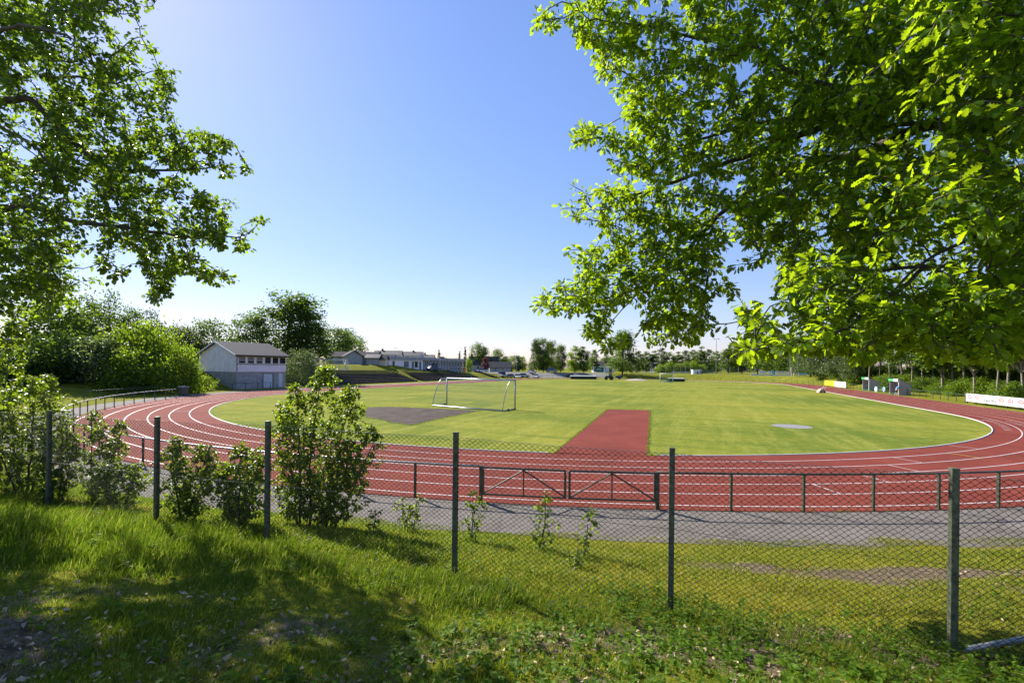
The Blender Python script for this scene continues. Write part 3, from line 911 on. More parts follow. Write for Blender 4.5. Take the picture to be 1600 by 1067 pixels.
MB().tube([(.0, -.6, 5.15), (.0, -.4, 5.0), (-.02, -.2, 4.85), (-.02, -.2, 2.95), (-.1, -.1, 2.8)], .05, 8).build('downpipe', M['black'], e)
fx = (.02, .19, .36, .53, .69, .845)
for i, f in enumerate(fx):
    x0 = f * Lx + .12; x1 = x0 + 1.0
    fr_ = MB(); yy = -.12
    for bx in ((x0 - .07, x0, 4.0, 5.14), (x1, x1 + .07, 4.0, 5.14), (x0, x1, 4.0, 4.07), (x0, x1, 5.07, 5.14)): fr_.box(bx[0], bx[1], yy - .06, yy, bx[2], bx[3])
    wn = fr_.build('window', M['white'], e)
    MB().box(x0, x1, yy - .02, yy + .003, 4.07, 5.07).build('pane', M['glass'], wn)
    if i < 3: MB().box(x0 + .03, x1 - .03, yy - .032, yy - .024, 4.35, 5.05).build('blind', M['blind'], wn)
MB().box(-.02, Lx + .02, -.16, -.117, 3.86, 3.95).build('sill_board', M['roofgrey'], e)
MB().box(4.3, 5.85, -.05, -.003, .15, 2.36).build('garage_door', M['garage'], e)
mb = MB()
for bx in ((4.2, 4.3, .1, 2.45), (5.85, 6.05, .1, 2.45), (4.3, 5.85, 2.36, 2.45)): mb.box(bx[0], bx[1], -.1, -.003, bx[2], bx[3])
mb.build('garage_frame', M['blueglass'], e)
d = MB().box(6.95, 7.6, -.05, -.003, .15, 2.42).build('door', M['garage'], e)
MB().box(7.02, 7.06, -.10, -.052, 1.1, 1.2).build('handle', M['black'], d)

# ---- terraces
def tblock(label, a0, a1, top, flip=0):
    x0, y0 = W((a0 + a1) / 2, -51.4)
    e = thing('terrace', label, 'terrace', (x0, y0, 0), -TH + PI / 2); n = 9
    ln = a1 - a0
    for k in range(n):
        z1 = top * (k + 1) / n; yy = k * 1.0
        a_in = flip * k * .9
        MB().box(-ln / 2, ln / 2 - a_in, yy, yy + 1.04, z1 - .42, z1).build('step', M['terrace'], e, bevel=.02)
        MB().box(-ln / 2, ln / 2 - a_in, yy + .1, yy + .5, z1 + .02, z1 + .07).build('bench_plank', M['terrace'], e)
    return e
def a_of(u, b):
    al, be = ray(u, 590)
    # intersection of vertical plane (X=al*Y) with line b
    Y = (b + CX * c_ - CY * s_) / (al * c_ - s_)
    return AB(al * Y, Y)[0]
tblock('dark timber terrace with bench planks, the block nearer the clubhouse, below the grey sheds', a_of(505, -51.5), a_of(652, -51.5) , 2.75)
tblock('dark timber terrace with bench planks, the block below the long flat-roofed building', a_of(664, -51.5), a_of(752, -51.5), 2.75, 1)
tblock('short dark strip of terrace steps by itself on the grass bank near the car park', a_of(781, -51.5) - 3, a_of(781, -51.5), 2.4)
# ------------------------------------------------------------------ NEAR TREES AND SHRUBS
def near_tree(name, label, cat, base, limbs, attr, seed, leafT, mat, lsize, per, bark, twig=.006, group=None, **kw):
    e = thing(name, label, cat, base, 0, group); off = np.array(base)
    mb, (p, d, nn, sz) = grow(limbs, attr, seed, leafT, lsize, per, twig_r=twig, **kw)
    mb.build('trunk', bark, e, base, 0, True)
    me = leaves_mesh('crown', p - off, d, nn, sz, *leafT)
    link('crown', me, e, mat)
    return e, len(p)

# --- left broadleaf tree, trunk just outside the picture
def PP(*uvY): return [P(*q) for q in uvY]
tx, ty = P(-70, 560, 8.6)[:2]; bz = tz1(tx, ty)
trunk = [(tx - .1, ty, bz - .3), (tx - .05, ty, bz + 1.5), (tx, ty, 5.0), (tx + .1, ty + .1, 8.0), (tx + .25, ty + .2, 11.0), (tx + .3, ty + .2, 13.5)]
limbs = [(trunk, .2, .05),
    (PP((-70, 150, 8.6), (0, 157, 8.4), (50, 157, 8.2), (81, 189, 8.2), (117, 225, 8.2), (166, 261, 8.3), (250, 266, 8.6), (330, 262, 8.9)), .085, .014),
    (PP((-70, 170, 8.6), (0, 198, 8.0), (45, 225, 7.8), (81, 261, 7.7), (103, 310, 7.6)), .06, .012),
    (PP((-70, 340, 8.6), (0, 329, 8.3), (27, 322, 8.2), (76, 331, 8.1), (117, 347, 8.1), (216, 358, 8.3), (310, 372, 8.6), (385, 368, 8.9)), .08, .010),
    (PP((60, 120, 8.3), (121, 121, 8.5), (180, 130, 8.8), (235, 112, 9.1)), .03, .008),
    (PP((-70, 400, 8.6), (-10, 400, 9.2), (60, 415, 9.6), (130, 420, 9.9)), .04, .01),
    (PP((-70, 40, 8.6), (20, 30, 8.9), (120, 15, 9.3), (200, -10, 9.6)), .06, .012),
    (PP((-70, -200, 8.7), (60, -180, 9.0), (160, -190, 9.2)), .06, .015),
    (PP((-70, -60, 8.6), (-220, -60, 8.4), (-380, 0, 8.3)), .07, .015),
    (PP((-70, 250, 8.6), (-250, 230, 8.9), (-400, 260, 9.0)), .07, .015),
    (PP((-70, 90, 8.6), (-30, 60, 7.2), (40, 40, 6.4), (110, 60, 6.0)), .06, .012),
]
polyL = [(-60, -120), (150, -140), (215, -40), (250, 0), (232, 22), (150, 20), (170, 45), (250, 62), (250, 76), (215, 88), (215, 100), (278, 105), (270, 130), (285, 165), (288, 178), (255, 190), (320, 205), (365, 215), (360, 235), (330, 250), (400, 262), (370, 275), (300, 280), (330, 305), (380, 325), (378, 345), (430, 340), (405, 362), (365, 360), (395, 385), (390, 400), (340, 385), (300, 385), (325, 410), (378, 438), (340, 445), (290, 425), (270, 430), (265, 465), (215, 470), (240, 440), (210, 400), (170, 380), (200, 430), (160, 450), (150, 400), (110, 400), (95, 415), (125, 440), (130, 470), (70, 500), (20, 495), (-60, 480)]
def gapL(u, v, r): return r.random(len(u)) < .40 + .6 * sst(-.35, .30, vnoise(u / 34, v / 34, 1.0, 4))
def dL(u, v):
    w = 1.8 - max(0, (u - 150) / 280) * 1.2
    m = 8.3 + .6 * (u / 430 if u > 0 else 0)
    return m - w * .8, m + w * (1.5 if u < 330 else 1)
at1 = sample_crown(polyL, 2500, dL, 21, gapL)
at2 = sample_crown([(-650, -250), (-70, -250), (100, -330), (180, -120), (-40, -100), (-60, 480), (-420, 460), (-650, 200)], 1100, lambda u, v: (6.8, 11.5), 22)
near_tree('broadleaf_tree', 'round-leaved tree reaching in from the left edge, tall limbs against the sky', 'tree', (tx, ty, bz), limbs, np.vstack([at1, at2]), 31, ROUND, M['aspen'], .080, (13, 20), M['bark'], sag=.05, spread=.09)

# --- oak on the right
ox, oy = 8.9, 6.0; bz = tz1(ox, oy)
trunk = [(ox + .1, oy, bz - .4), (ox, oy, bz + 1.5), (ox - .1, oy, 4.5), (ox, oy + .2, 7.5), (ox + .2, oy + .3, 10.5), (ox + .2, oy + .4, 13)]
def lim(*q, r=.08, e=.012): return (PP(*q), r, e)
limbs = [(trunk, .34, .08),
    lim((1850, -60, 6.0), (1700, -15, 5.8), (1600, 39, 5.8), (1531, 73, 5.8), (1463, 107, 5.9), (1407, 140, 6.0), (1351, 163, 6.2), (1306, 180, 6.4), (1250, 182, 6.7), (1193, 194, 7.0), (1126, 208, 7.3), (1050, 235, 7.6), r=.15, e=.014),
    lim((1351, 163, 6.2), (1295, 194, 6.6), (1205, 230, 7.1), (1120, 262, 7.5), (1010, 300, 7.9), (940, 330, 8.2), r=.06),
    lim((1850, 90, 6.0), (1700, 115, 5.7), (1600, 140, 5.5), (1548, 157, 5.5), (1497, 180, 5.6), (1435, 194, 5.8), (1360, 200, 6.0), (1290, 215, 6.4), r=.10, e=.02),
    lim((1497, 180, 5.6), (1418, 208, 6.0), (1334, 242, 6.6), (1250, 259, 7.2), (1170, 300, 7.7), (1110, 350, 8.0), (1070, 394, 8.2), (1014, 444, 8.5), (952, 467, 8.8), (900, 470, 9.0), (856, 474, 9.2), r=.065, e=.010),
    lim((1014, 444, 8.5), (985, 470, 8.6), (960, 500, 8.7), (942, 530, 8.8), r=.016, e=.006),
    lim((1323, 146, 6.3), (1227, 107, 6.9), (1165, 67, 7.3), (1090, 60, 7.7), (1000, 40, 8.0), (920, 30, 8.3), r=.045),
    lim((1600, 30, 5.8), (1480, -30, 6.2), (1330, -60, 6.8), (1150, -50, 7.4), (980, -30, 8.0), r=.09),
    lim((1293, 0, 6.9), (1310, 60, 6.6), (1290, 120, 6.5), r=.05, e=.02),
    lim((1850, 420, 6.0), (1700, 440, 5.6), (1600, 438, 5.4), (1520, 427, 5.3), (1446, 416, 5.4), (1362, 427, 5.6), (1280, 455, 5.9), (1200, 500, 6.2), r=.06, e=.010),
    lim((1850, 330, 6.0), (1700, 330, 5.3), (1600, 345, 5.0), (1500, 380, 5.0), (1420, 430, 5.1), (1360, 490, 5.2), r=.06, e=.010),
    lim((1446, 416, 5.4), (1380, 470, 5.2), (1300, 520, 5.1), (1210, 540, 5.2), r=.025),
    lim((1850, 300, 6.0), (1740, 250, 7.5), (1600, 260, 8.6), (1450, 300, 9.3), (1300, 340, 9.8), (1180, 400, 10.2), r=.09),
    lim((1850, 380, 6.0), (1740, 470, 5.2), (1650, 490, 5.0), (1560, 500, 4.9), (1480, 530, 4.8), r=.04),
    lim((1850, -300, 6.1), (1600, -330, 6.4), (1350, -300, 7.0), (1150, -220, 7.6), r=.12, e=.03),
    lim((1850, -200, 6.1), (2100, -200, 6.0), (2300, -100, 6.0), r=.12, e=.03),
]
polyR = [(1700, -60), (1700, 560), (1600, 545), (1560, 570), (1500, 555), (1450, 560), (1400, 545), (1345, 560), (1290, 545), (1230, 555), (1180, 570), (1135, 545), (1165, 500), (1150, 470), (1110, 460), (1100, 490), (1120, 520), (1080, 545), (1050, 520), (1010, 540), (1000, 505), (1030, 470), (1000, 462), (968, 480), (945, 500), (985, 530), (950, 545), (905, 528), (930, 500), (930, 480), (860, 495), (825, 478), (850, 440), (905, 440), (890, 415), (868, 395), (900, 385), (960, 400), (960, 375), (915, 345), (872, 330), (880, 310), (930, 315), (880, 290), (885, 275), (960, 290), (955, 250), (905, 230), (888, 215), (900, 185), (935, 195), (985, 215), (965, 160), (935, 130), (930, 95), (915, 80), (880, 55), (835, 40), (838, 15), (870, 22), (890, -5), (1000, -60)]
def gapR(u, v, r):
    hole = sst(.38, .68, vnoise(u / 48, v / 48, 1.0, 5)) * .9
    low = .25 * sst(860, 1000, u) + .75
    return r.random(len(u)) < low * (1 - hole)
def dR(u, v):
    f = min(max((1500 - u) / 660, 0), 1); m = 5.7 + 3.1 * f
    if v > 400 and u > 1150: m = min(m, 6.0)
    wd = 1.7 - 1.1 * f
    return m - wd, m + wd
a1 = sample_crown(polyR, 4300, dR, 41, gapR)
a2 = sample_crown([(900, -60), (1250, -420), (1900, -520), (2500, -300), (2600, 250), (2300, 520), (1720, 560), (1720, -60)], 800, lambda u, v: (4.0, 9.5), 42)
a3 = sample_crown([(1150, 120), (1650, 60), (1650, 520), (1250, 520), (1180, 400)], 750, lambda u, v: (7.0, 11.0), 43)
a4 = sample_crown([(832, 474), (856, 445), (910, 440), (895, 395), (960, 372), (1120, 360), (1150, 470), (1110, 465), (1085, 540), (1010, 535), (1000, 480), (950, 480), (960, 530), (910, 520), (930, 490), (870, 492)], 230, dR, 44)
near_tree('oak_tree', 'large oak with lobed leaves hanging over the right half, thick dark limbs', 'tree', (ox, oy, bz), limbs, np.vstack([a1, a2, a3, a4]), 51, OAK, M['oak'], .114, (10, 16), M['bark'], sag=.06, spread=.09, twig=.006)

# --- shrubs and saplings beyond the fence
def shrub(label, u, vtop, wpx, Y, natt, lsize, seed, per=(9, 14), ub=None, name='leafy_shrub', cat='shrub', lean=0, shape=1.0, stems=3, group=None, vbot=None):
    x0, y0, _ = P(ub if ub is not None else u, 600, Y); bz = tz1(x0, y0)
    xt, yt, ztp = P(u + lean, vtop, Y); hgt = ztp - bz; wd = wpx / F * Y / 2
    r = np.random.default_rng(seed); pts = []
    natt = int(natt * 2.1)
    while len(pts) < natt:
        t = r.uniform(.05, 1.0) ** .9; k_ = int(r.integers(0, stems)); sa_ = 2 * PI * k_ / stems + seed; f_ = (.75 if stems > 1 else 0) * min(1, t * 1.4)
        top_ = 1 - .13 * (k_ % 3)
        prof = (math.sin(PI * min(1, t * .80 + .16)) ** .8) * shape * (.62 if stems > 1 else 1)
        a = r.uniform(0, 2 * PI); rr = wd * prof * math.sqrt(r.uniform(0, 1)) * (1 + .35 * math.sin(a * 3 + t * 9 + seed))
        pts.append((x0 + (xt - x0) * t + f_ * wd * .55 * math.cos(sa_) + rr * math.cos(a), y0 + f_ * wd * .45 * math.sin(sa_) + rr * .8 * math.sin(a), bz + hgt * t * top_))
    lm = []
    for k in range(stems):
        a = 2 * PI * k / stems + seed; f = .9 if stems > 1 else 0
        lm.append(([(x0 + .08 * math.cos(a), y0 + .08 * math.sin(a), bz - .1), (x0 + (xt - x0) * .4 + f * wd * .4 * math.cos(a), y0 + f * wd * .4 * math.sin(a), bz + hgt * .4), (xt + f * wd * .6 * math.cos(a), y0 + f * wd * .5 * math.sin(a), bz + hgt * (.95 - .12 * (k % 3)))], .012 + .006 * hgt, .004))
    e, n = near_tree(name, label, cat, (x0, y0, bz), lm, np.array(pts), seed, ROUND, M['shrub'], lsize, per, M['bark'], twig=.003, sag=.02, spread=.05, group=group, leafstart=.2)
    return e
shrub('tallest two-stemmed leafy shrub just beyond the fence, in front of the dark gravel patch', 528, 572, 165, 9.3, 400, .056, 61, ub=492, name='young_tree', cat='young tree', stems=2)
shrub('slimmer leafy shrub just left of the tallest one beyond the fence', 452, 600, 120, 9.1, 250, .056, 62, ub=470, stems=2)
shrub('low dense leafy shrub right under the tallest shrub, by the footpath', 556, 668, 120, 9.2, 190, .06, 63, ub=515, stems=3)
shrub('big yellow-green shrub at the left edge beyond the fence', 30, 586, 160, 9.6, 380, .058, 64, ub=40, stems=4)
shrub('bushy shrub at the far left behind the leftmost fence post', 94, 640, 80, 9.0, 170, .055, 65, stems=3)
shrub('open slender shrub between the two leftmost fence posts', 168, 640, 90, 9.2, 150, .056, 66, ub=155, stems=2)
shrub('leafy shrub right of the second fence post, reaching the trackside rail', 296, 680, 100, 8.0, 260, .052, 67, stems=2)
shrub('dense leafy shrub left of the fence post nearest the tall two-stemmed shrub', 376, 688, 108, 7.9, 290, .052, 68, stems=3)
shrub('low leafy tangle at the foot of the slender left shrub', 188, 722, 110, 8.8, 140, .052, 69, stems=4)
sap = 'saplings'
shrub('sapling with reddish tip right beside the middle fence post', 740, 764, 40, 8.9, 34, .055, 71, per=(5, 8), name='sapling', cat='sapling', stems=1)
shrub('thin upright sapling in front of the double gate', 852, 768, 42, 8.3, 26, .058, 72, per=(5, 8), name='sapling', cat='sapling', stems=1)
shrub('sparse sapling to the right of the one in front of the gate', 918, 790, 44, 8.0, 22, .055, 73, per=(4, 7), name='sapling', cat='sapling', stems=1)
shrub('tiny yellow-leaved sapling in the grass below the tall shrub', 586, 792, 28, 8.0, 18, .05, 74, per=(5, 7), name='sapling', cat='sapling', stems=1)
shrub('small dark sapling on the grass slope below the gate', 905, 862, 40, 6.9, 16, .05, 75, per=(4, 6), name='sapling', cat='sapling', stems=1)
shrub('low bramble leaves at the path edge left of the middle post', 640, 770, 60, 9.6, 40, .055, 76, per=(5, 8), name='bramble', cat='shrub', stems=3)
shrub('bright green small tree crown at the left edge in front of the hedge', 12, 478, 90, 13.5, 100, .10, 77, ub=-2, name='small_tree', cat='tree', stems=1, lean=8)

# ------------------------------------------------------------------ GRASS, WEEDS, LITTER
def vis_pts(n, Ymin, Ymax, seed, pw=1.3, marg=1.0):
    r = np.random.default_rng(seed)
    t = r.random(n); e_ = 1 - pw
    Y = (Ymin ** e_ + t * (Ymax ** e_ - Ymin ** e_)) ** (1 / e_)
    hw = Y * (800 / F) + marg
    X = r.uniform(-1, 1, n) * hw
    return X, Y
def blades(name, X, Y, h, wd, mat, seed, leanamt=.5, wind=(.5, -.2)):
    r = np.random.default_rng(seed); n = len(X); Z = tz(X, Y)
    a = r.uniform(0, 2 * PI, n); dx, dy = np.cos(a), np.sin(a)
    la = r.uniform(0, 2 * PI, n); lm = np.abs(r.normal(size=n)) * leanamt
    lx, ly = np.cos(la) * lm + wind[0] * .6, np.sin(la) * lm + wind[1] * .6
    V = np.zeros((n, 7, 3))
    for i, (t, wf) in enumerate(((0, 1), (.4, .85), (.75, .5))):
        px, py, pz = X + lx * h * t * t, Y + ly * h * t * t, Z - .015 + h * (t - .25 * t * t * np.minimum(lm, 1.2))
        for k, sg in enumerate((-1, 1)):
            V[:, i * 2 + k, 0] = px + sg * dx * wd * wf; V[:, i * 2 + k, 1] = py + sg * dy * wd * wf; V[:, i * 2 + k, 2] = pz
    V[:, 6, 0] = X + lx * h; V[:, 6, 1] = Y + ly * h; V[:, 6, 2] = Z + h * (1 - .32 * np.minimum(lm, 1.2))
    b = (np.arange(n) * 7)[:, None]
    q = np.vstack([b + np.array([[0, 1, 3, 2]]), b + np.array([[2, 3, 5, 4]])]); t3 = b + np.array([[4, 5, 6]])
    o = link(name, np_mesh(name, V.reshape(-1, 3), [q, t3]), None, mat)
    return tag(o, kind='stuff')
X, Y = vis_pts(330000, 2.3, 15.5, 81, 1.5)
r_ = rad(X, Y); sp = r_ - 46.75
edge = .12 * vnoise(X, Y, 2.3, 1)
k = sp + edge > .0
wv = wear_at(X, Y); g1 = vnoise(X, Y, .9, 0); g2 = vnoise(X, Y, 3.0, 4); g3 = vnoise(X, Y, 7.0, 5)
tall = sst(1.6, -2.2, X) * sst(4.3, 5.6, Y + .3 * g1) * (.75 + .35 * g1)
tall = np.maximum(tall, .55 * np.exp(-((X + 3.2) ** 2 + (Y - 8.6) ** 2) / 1.6))
fen = np.array(FP); fy = np.interp(X, fen[::-1, 0], fen[::-1, 1])
nearf = np.exp(-((Y - fy) / .35) ** 2)
beyond = sst(.15, .9, Y - fy) * sst(.2, 2.2, X)
tall = tall * (1 - .65 * sst(-.7, .1, Y - fy))
tall = tall * (1 - .6 * sst(-1.6, -.5, Y - fy))
h = .045 + .16 * np.clip(tall, 0, 1.2) + .06 * np.clip(g2, 0, 1) + .03 * nearf * (.5 + .5 * g3)
h = h * (1 - .55 * beyond) + .012
h = h * (1 - .45 * sst(4.9, 3.9, Y + .3 * g1))
h *= np.exp(rng.normal(size=len(X)) * .28)
dens = np.clip(1.15 - 1.15 * wv + .25 * g3, .04, 1) * (.5 + .5 * sst(-.7, .2, g2 + .5 * g1) + .4 * tall)
k &= rng.random(len(X)) < dens
dry = (rng.random(len(X)) < np.clip(.02 + .75 * beyond + .25 * wv - .2 * tall + .16 * np.clip(g1, -1, 1) * sst(-3, 1, X), 0.01, .95))
wd = (.0022 + .0018 * rng.random(len(X))) * (1 + .07 * Y)
i1 = k & ~dry; i2 = k & dry
blades('grass', X[i1], Y[i1], h[i1], wd[i1], M['grass'], 1)
blades('dry_grass', X[i2], Y[i2], h[i2] * .85, wd[i2], M['grass_dry'], 2)
X, Y = vis_pts(420000, 5.5, 14.5, 83, 1.1)
sp = rad(X, Y) - 46.75; fy = np.interp(X, fen[::-1, 0], fen[::-1, 1]); wv = wear_at(X, Y); g2 = vnoise(X, Y, 3.0, 4); g1 = vnoise(X, Y, .9, 0)
k = (sp + .16 * vnoise(X, Y, 2.3, 1) > -.12) & (Y > fy) & (X > -6) & (rng.random(len(X)) < np.clip(1.0 - 1.35 * wv + .3 * g2, .02, 1))
X, Y, g1 = X[k], Y[k], g1[k]; h = (.03 + .035 * rng.random(len(X))) * (1 + .4 * np.clip(g2[k], -1, 1)); d_ = rng.random(len(X)) < .55 + .3 * np.clip(g1, -1, 1) + .1 * sst(0, 4, X)
blades('dry_grass', X[d_], Y[d_], h[d_], (.003 + .002 * rng.random(d_.sum())) * (1 + .05 * Y[d_]), M['grass_dry'], 5, .9)
blades('grass', X[~d_], Y[~d_], h[~d_] * 1.1, (.003 + .002 * rng.random((~d_).sum())) * (1 + .05 * Y[~d_]), M['grass'], 6, .9)
ex, ey = [], []
ru = [G(949, 639.5), G(1016.5, 641), G(1012, 712.8), G(866, 707.6)]
for loop, sel in ((ru, ((0, 1), (1, 2), (3, 0))), (gp, [(i, (i + 1) % len(gp)) for i in range(len(gp))])):
    for i, j in sel:
        a_, b_ = np.array(loop[i][:2]), np.array(loop[j][:2]); n = int(np.linalg.norm(b_ - a_) * 110); t = rng.random((n, 1)); q = a_ + (b_ - a_) * t
        nn = np.array([-(b_ - a_)[1], (b_ - a_)[0]]); nn = nn / np.linalg.norm(nn)
        q = q + nn * (rng.normal(size=(n, 1)) * .045 + .05 * np.sin(t * 37 + i) * np.sin(t * 91)); ex.append(q[:, 0]); ey.append(q[:, 1])
ex, ey = np.concatenate(ex), np.concatenate(ey); ne = len(ex)
_tz = tz; tz = lambda a, b: np.zeros_like(np.asarray(a, float)) + .01
blades('grass', ex, ey, .03 + .04 * rng.random(ne), np.full(ne, .010), M['grass'], 7, .9); tz = _tz
# dead leaves
X, Y = vis_pts(30000, 2.3, 8.5, 91, 1.9)
wv = wear_at(X, Y); g = vnoise(X, Y, 2.2, 3)
k = rng.random(len(X)) < np.clip((wv * .46 + .07 * g + .012) * (1 - .5 * sst(.5, -1.5, X)), 0, .6) * sst(8.5, 4.5, Y)
X, Y = X[k], Y[k]; n = len(X)
pos = np.stack([X, Y, tz(X, Y) + .012 + .02 * rng.random(n)], 1)
o = link('leaf_litter', leaves_mesh('leaf_litter', pos, rdir(n) * np.array([1, 1, .25]) + 1e-3, np.array([0, 0, 1.]) + .7 * rdir(n), .022 + .036 * rng.random(n) ** 1.3, *half_leaf([(0, .03), (.3, .3), (.65, .24), (1, .02)], .5, .5)), None, M['litter']); tag(o, kind='stuff')
# broad-leaved weeds
X, Y = vis_pts(6500, 2.5, 7.5, 95, 1.6)
fy = np.interp(X, fen[::-1, 0], fen[::-1, 1]); g = vnoise(X, Y, 1.5, 2)
k = rng.random(len(X)) < np.clip(sst(-1.8, .8, X) * (.35 + .55 * g) * sst(1.0, .2, Y - fy) + .05, 0, 1)
X, Y = X[k], Y[k]
rt = [arc_pt(t, 44.58 + rng.normal() * .05, 0) for t in rng.uniform(-.1, 2.4, 70)]
X = np.concatenate([X, [q[0] for q in rt]]); Y = np.concatenate([Y, [q[1] for q in rt]])
pos = []; dd = []; sz = []
for x, y in zip(X, Y):
    z = tz1(x, y); hh = rng.uniform(.05, .22); m = rng.integers(7, 15); ls = rng.uniform(.04, .075)
    lx, ly = rng.normal(size=2) * .04
    for j in range(m):
        t = rng.random() ** .7; a = rng.uniform(0, 2 * PI)
        pos.append((x + lx * t, y + ly * t, z + hh * t)); dd.append((math.cos(a), math.sin(a), rng.uniform(-.1, .9))); sz.append(ls * (1.15 - .5 * t))
pos = np.array(pos); n = len(pos)
o = link('weeds', leaves_mesh('weeds', pos, np.array(dd), np.array([0, 0, 1.]) + .4 * rdir(n), np.array(sz), *OVAL), None, M['weed']); tag(o, kind='stuff')
# ------------------------------------------------------------------ BACKGROUND VEGETATION
def tree_proto(kind, seed):
    r = np.random.default_rng(seed); tb = MB()
    spec = {'round': (12, 9, .16, 85, 62, .36), 'tall': (17, 8.5, .10, 110, 60, .38), 'birch': (14, 5.5, .22, 75, 42, .30), 'bush': (5, 6.5, .0, 80, 62, .25),
            'poplar': (14, 4.6, .08, 70, 55, .34), 'spruce': (14, 5, .05, 95, 42, .38), 'willow': (5, 6, .0, 85, 75, .20), 'wood': (16, 5.5, .34, 85, 46, .36)}[kind]
    Hh, Ww, tf, nc, pc, cs = spec
    lean = r.normal(size=2) * .25
    def axis(t): return np.array([lean[0] * t * t + .12 * math.sin(5 * t + seed), lean[1] * t * t + .12 * math.cos(4 * t + seed), Hh * t])
    cent = []
    for _ in range(nc):
        for _try in range(40):
            t = r.uniform(tf, 1)
            s = (t - tf) / (1 - tf)
            if kind in ('round',): prof = math.sqrt(max(0, 1 - ((s - .48) / .54) ** 2))
            elif kind == 'tall': prof = math.sqrt(max(0, 1 - ((s - .42) / .60) ** 2)) * (.95 - .25 * s)
            elif kind == 'birch': prof = max(0, math.sin(PI * min(1, s * .86 + .12))) ** .8 * (1.0 - .35 * s)
            elif kind == 'wood': prof = max(0, math.sin(PI * min(1, s * .84 + .12))) ** .7
            elif kind in ('bush', 'willow'): prof = math.sqrt(max(0, 1 - (s * 1.0) ** 2.4)) * (.82 + .18 * min(1, s * 5))
            elif kind == 'poplar': prof = max(0, math.sin(PI * min(1, s * .88 + .10))) ** .6
            else: prof = (1 - s) ** .85 * (.85 + .15 * math.sin(s * 40)) + .03
            a = r.uniform(0, 2 * PI)
            lob = 1 + .22 * math.sin(2 * a + seed + 3 * s) + .16 * math.sin(5 * a + 7 * s + seed * 2)
            if prof * lob > r.uniform(0, 1.1): break
        rr = Ww / 2 * prof * lob * r.uniform(.15, 1) ** .5
        c = axis(t) + np.array([rr * math.cos(a), rr * math.sin(a), 0])
        cent.append(c)
    cent = np.array(cent)
    tt = [axis(t) for t in np.linspace(0, .93, 9)]; tt[0] = tt[0] - np.array([0, 0, .4])
    r0 = {'bush': .07, 'willow': .06, 'poplar': .18, 'birch': .13, 'wood': .14}.get(kind, .24)
    tb.tube(tt, [r0 * (1 - .9 * i / 8) for i in range(9)], 7)
    for c in cent[:: (3 if kind not in ('spruce',) else 8)]:
        t0 = max(tf * .7, c[2] / Hh - .16 - .1 * r.random()); p = axis(max(t0, .02))
        md = (p + c) / 2 + np.array([0, 0, -.1 if kind == 'birch' else .25]); tb.tube([p, md, c], [r0 * .32, r0 * .2, r0 * .06], 4, cap=False)
    P_ = []; D_ = []; S_ = []
    cr = Ww * (.125 if kind != 'spruce' else .10)
    for c in cent:
        n = int(1.35 * pc * r.uniform(.5, 1.4)); q = np.clip(r.normal(size=(n, 3)), -1.7, 1.7) * cr * np.array([1, 1, .72]) * r.uniform(.6, 1.25)
        if kind == 'birch': q[:, 2] -= np.abs(r.normal(size=n)) * .6
        if kind == 'spruce':
            q[:, 2] *= .35; out = c[:2] - axis(c[2] / Hh)[:2]; ol = np.linalg.norm(out) + 1e-6
            q[:, 2] -= .12 * np.linalg.norm(q[:, :2], axis=1)
        P_.append(c + q); S_.append(np.full(n, cs) * (.55 + .7 * r.random(n)))
    P_ = np.vstack(P_); S_ = np.concatenate(S_); n = len(P_)
    k = P_[:, 2] > (.05 if kind in ('bush', 'willow') else .3); P_, S_ = P_[k], S_[k]; n = len(P_)
    d = rdir(n, r); d[:, 2] -= .25
    if kind == 'birch': d[:, 2] -= .8
    T = NEEDLE if kind == 'willow' else CARD
    cm = leaves_mesh(kind + '_crown', P_, d, np.array([0, 0, 1.]) * .6 + rdir(n, r), S_, *T)
    tm = bpy.data.meshes.new(kind + '_trunk'); tm.from_pydata(tb.v, [], tb.f); tm.update()
    tm.polygons.foreach_set('use_smooth', [True] * len(tm.polygons))
    cm.materials.append(M['far']); tm.materials.append(M['bark_far'])
    return cm, tm, Hh, Ww
PROTO = {}
for kd, n in (('round', 3), ('tall', 2), ('birch', 2), ('bush', 3), ('poplar', 3), ('spruce', 1), ('willow', 2), ('wood', 3)):
    PROTO[kd] = [tree_proto(kd, 100 + i * 7 + len(kd)) for i in range(n)]
KN = {'round': 'broadleaf_tree', 'tall': 'broadleaf_tree', 'birch': 'birch_tree', 'bush': 'bush', 'poplar': 'poplar_tree', 'spruce': 'conifer_tree', 'willow': 'bush', 'wood': 'woodland_tree'}
_tc = [0]
def put_tree(label, kind, x, y, h, wd, mat='far', group=None, bark=None, name=None, cat=None):
    _tc[0] += 1; i = _tc[0]
    cm, tm, Hh, Ww = PROTO[kind][i % len(PROTO[kind])]
    z = tz1(x, y)
    e = thing(name or KN[kind], label, cat or ('bush' if kind in ('bush', 'willow') else 'tree'), (x, y, z - .05), (i * 2.399) % 6.28, group)
    e.scale = (wd / Ww, wd / Ww, h / Hh)
    for nm, me, mt in (('crown', cm, M[mat]), ('trunk', tm, M[bark or 'bark_far'])):
        o = bpy.data.objects.new(nm, me); COL.objects.link(o); o.parent = e
        o.material_slots[0].link = 'OBJECT'; o.material_slots[0].material = mt
    return e
def T(label, kind, u, vtop, wpx, Y, mat='far', group=None, bark=None, name=None, cat=None):
    x, y, zt = P(u, vtop, Y); put_tree(label, kind, x, y, max(1, (zt - tz1(x, y)) * 1.0), wpx / F * Y * 1.05, mat, group, bark, name, cat)

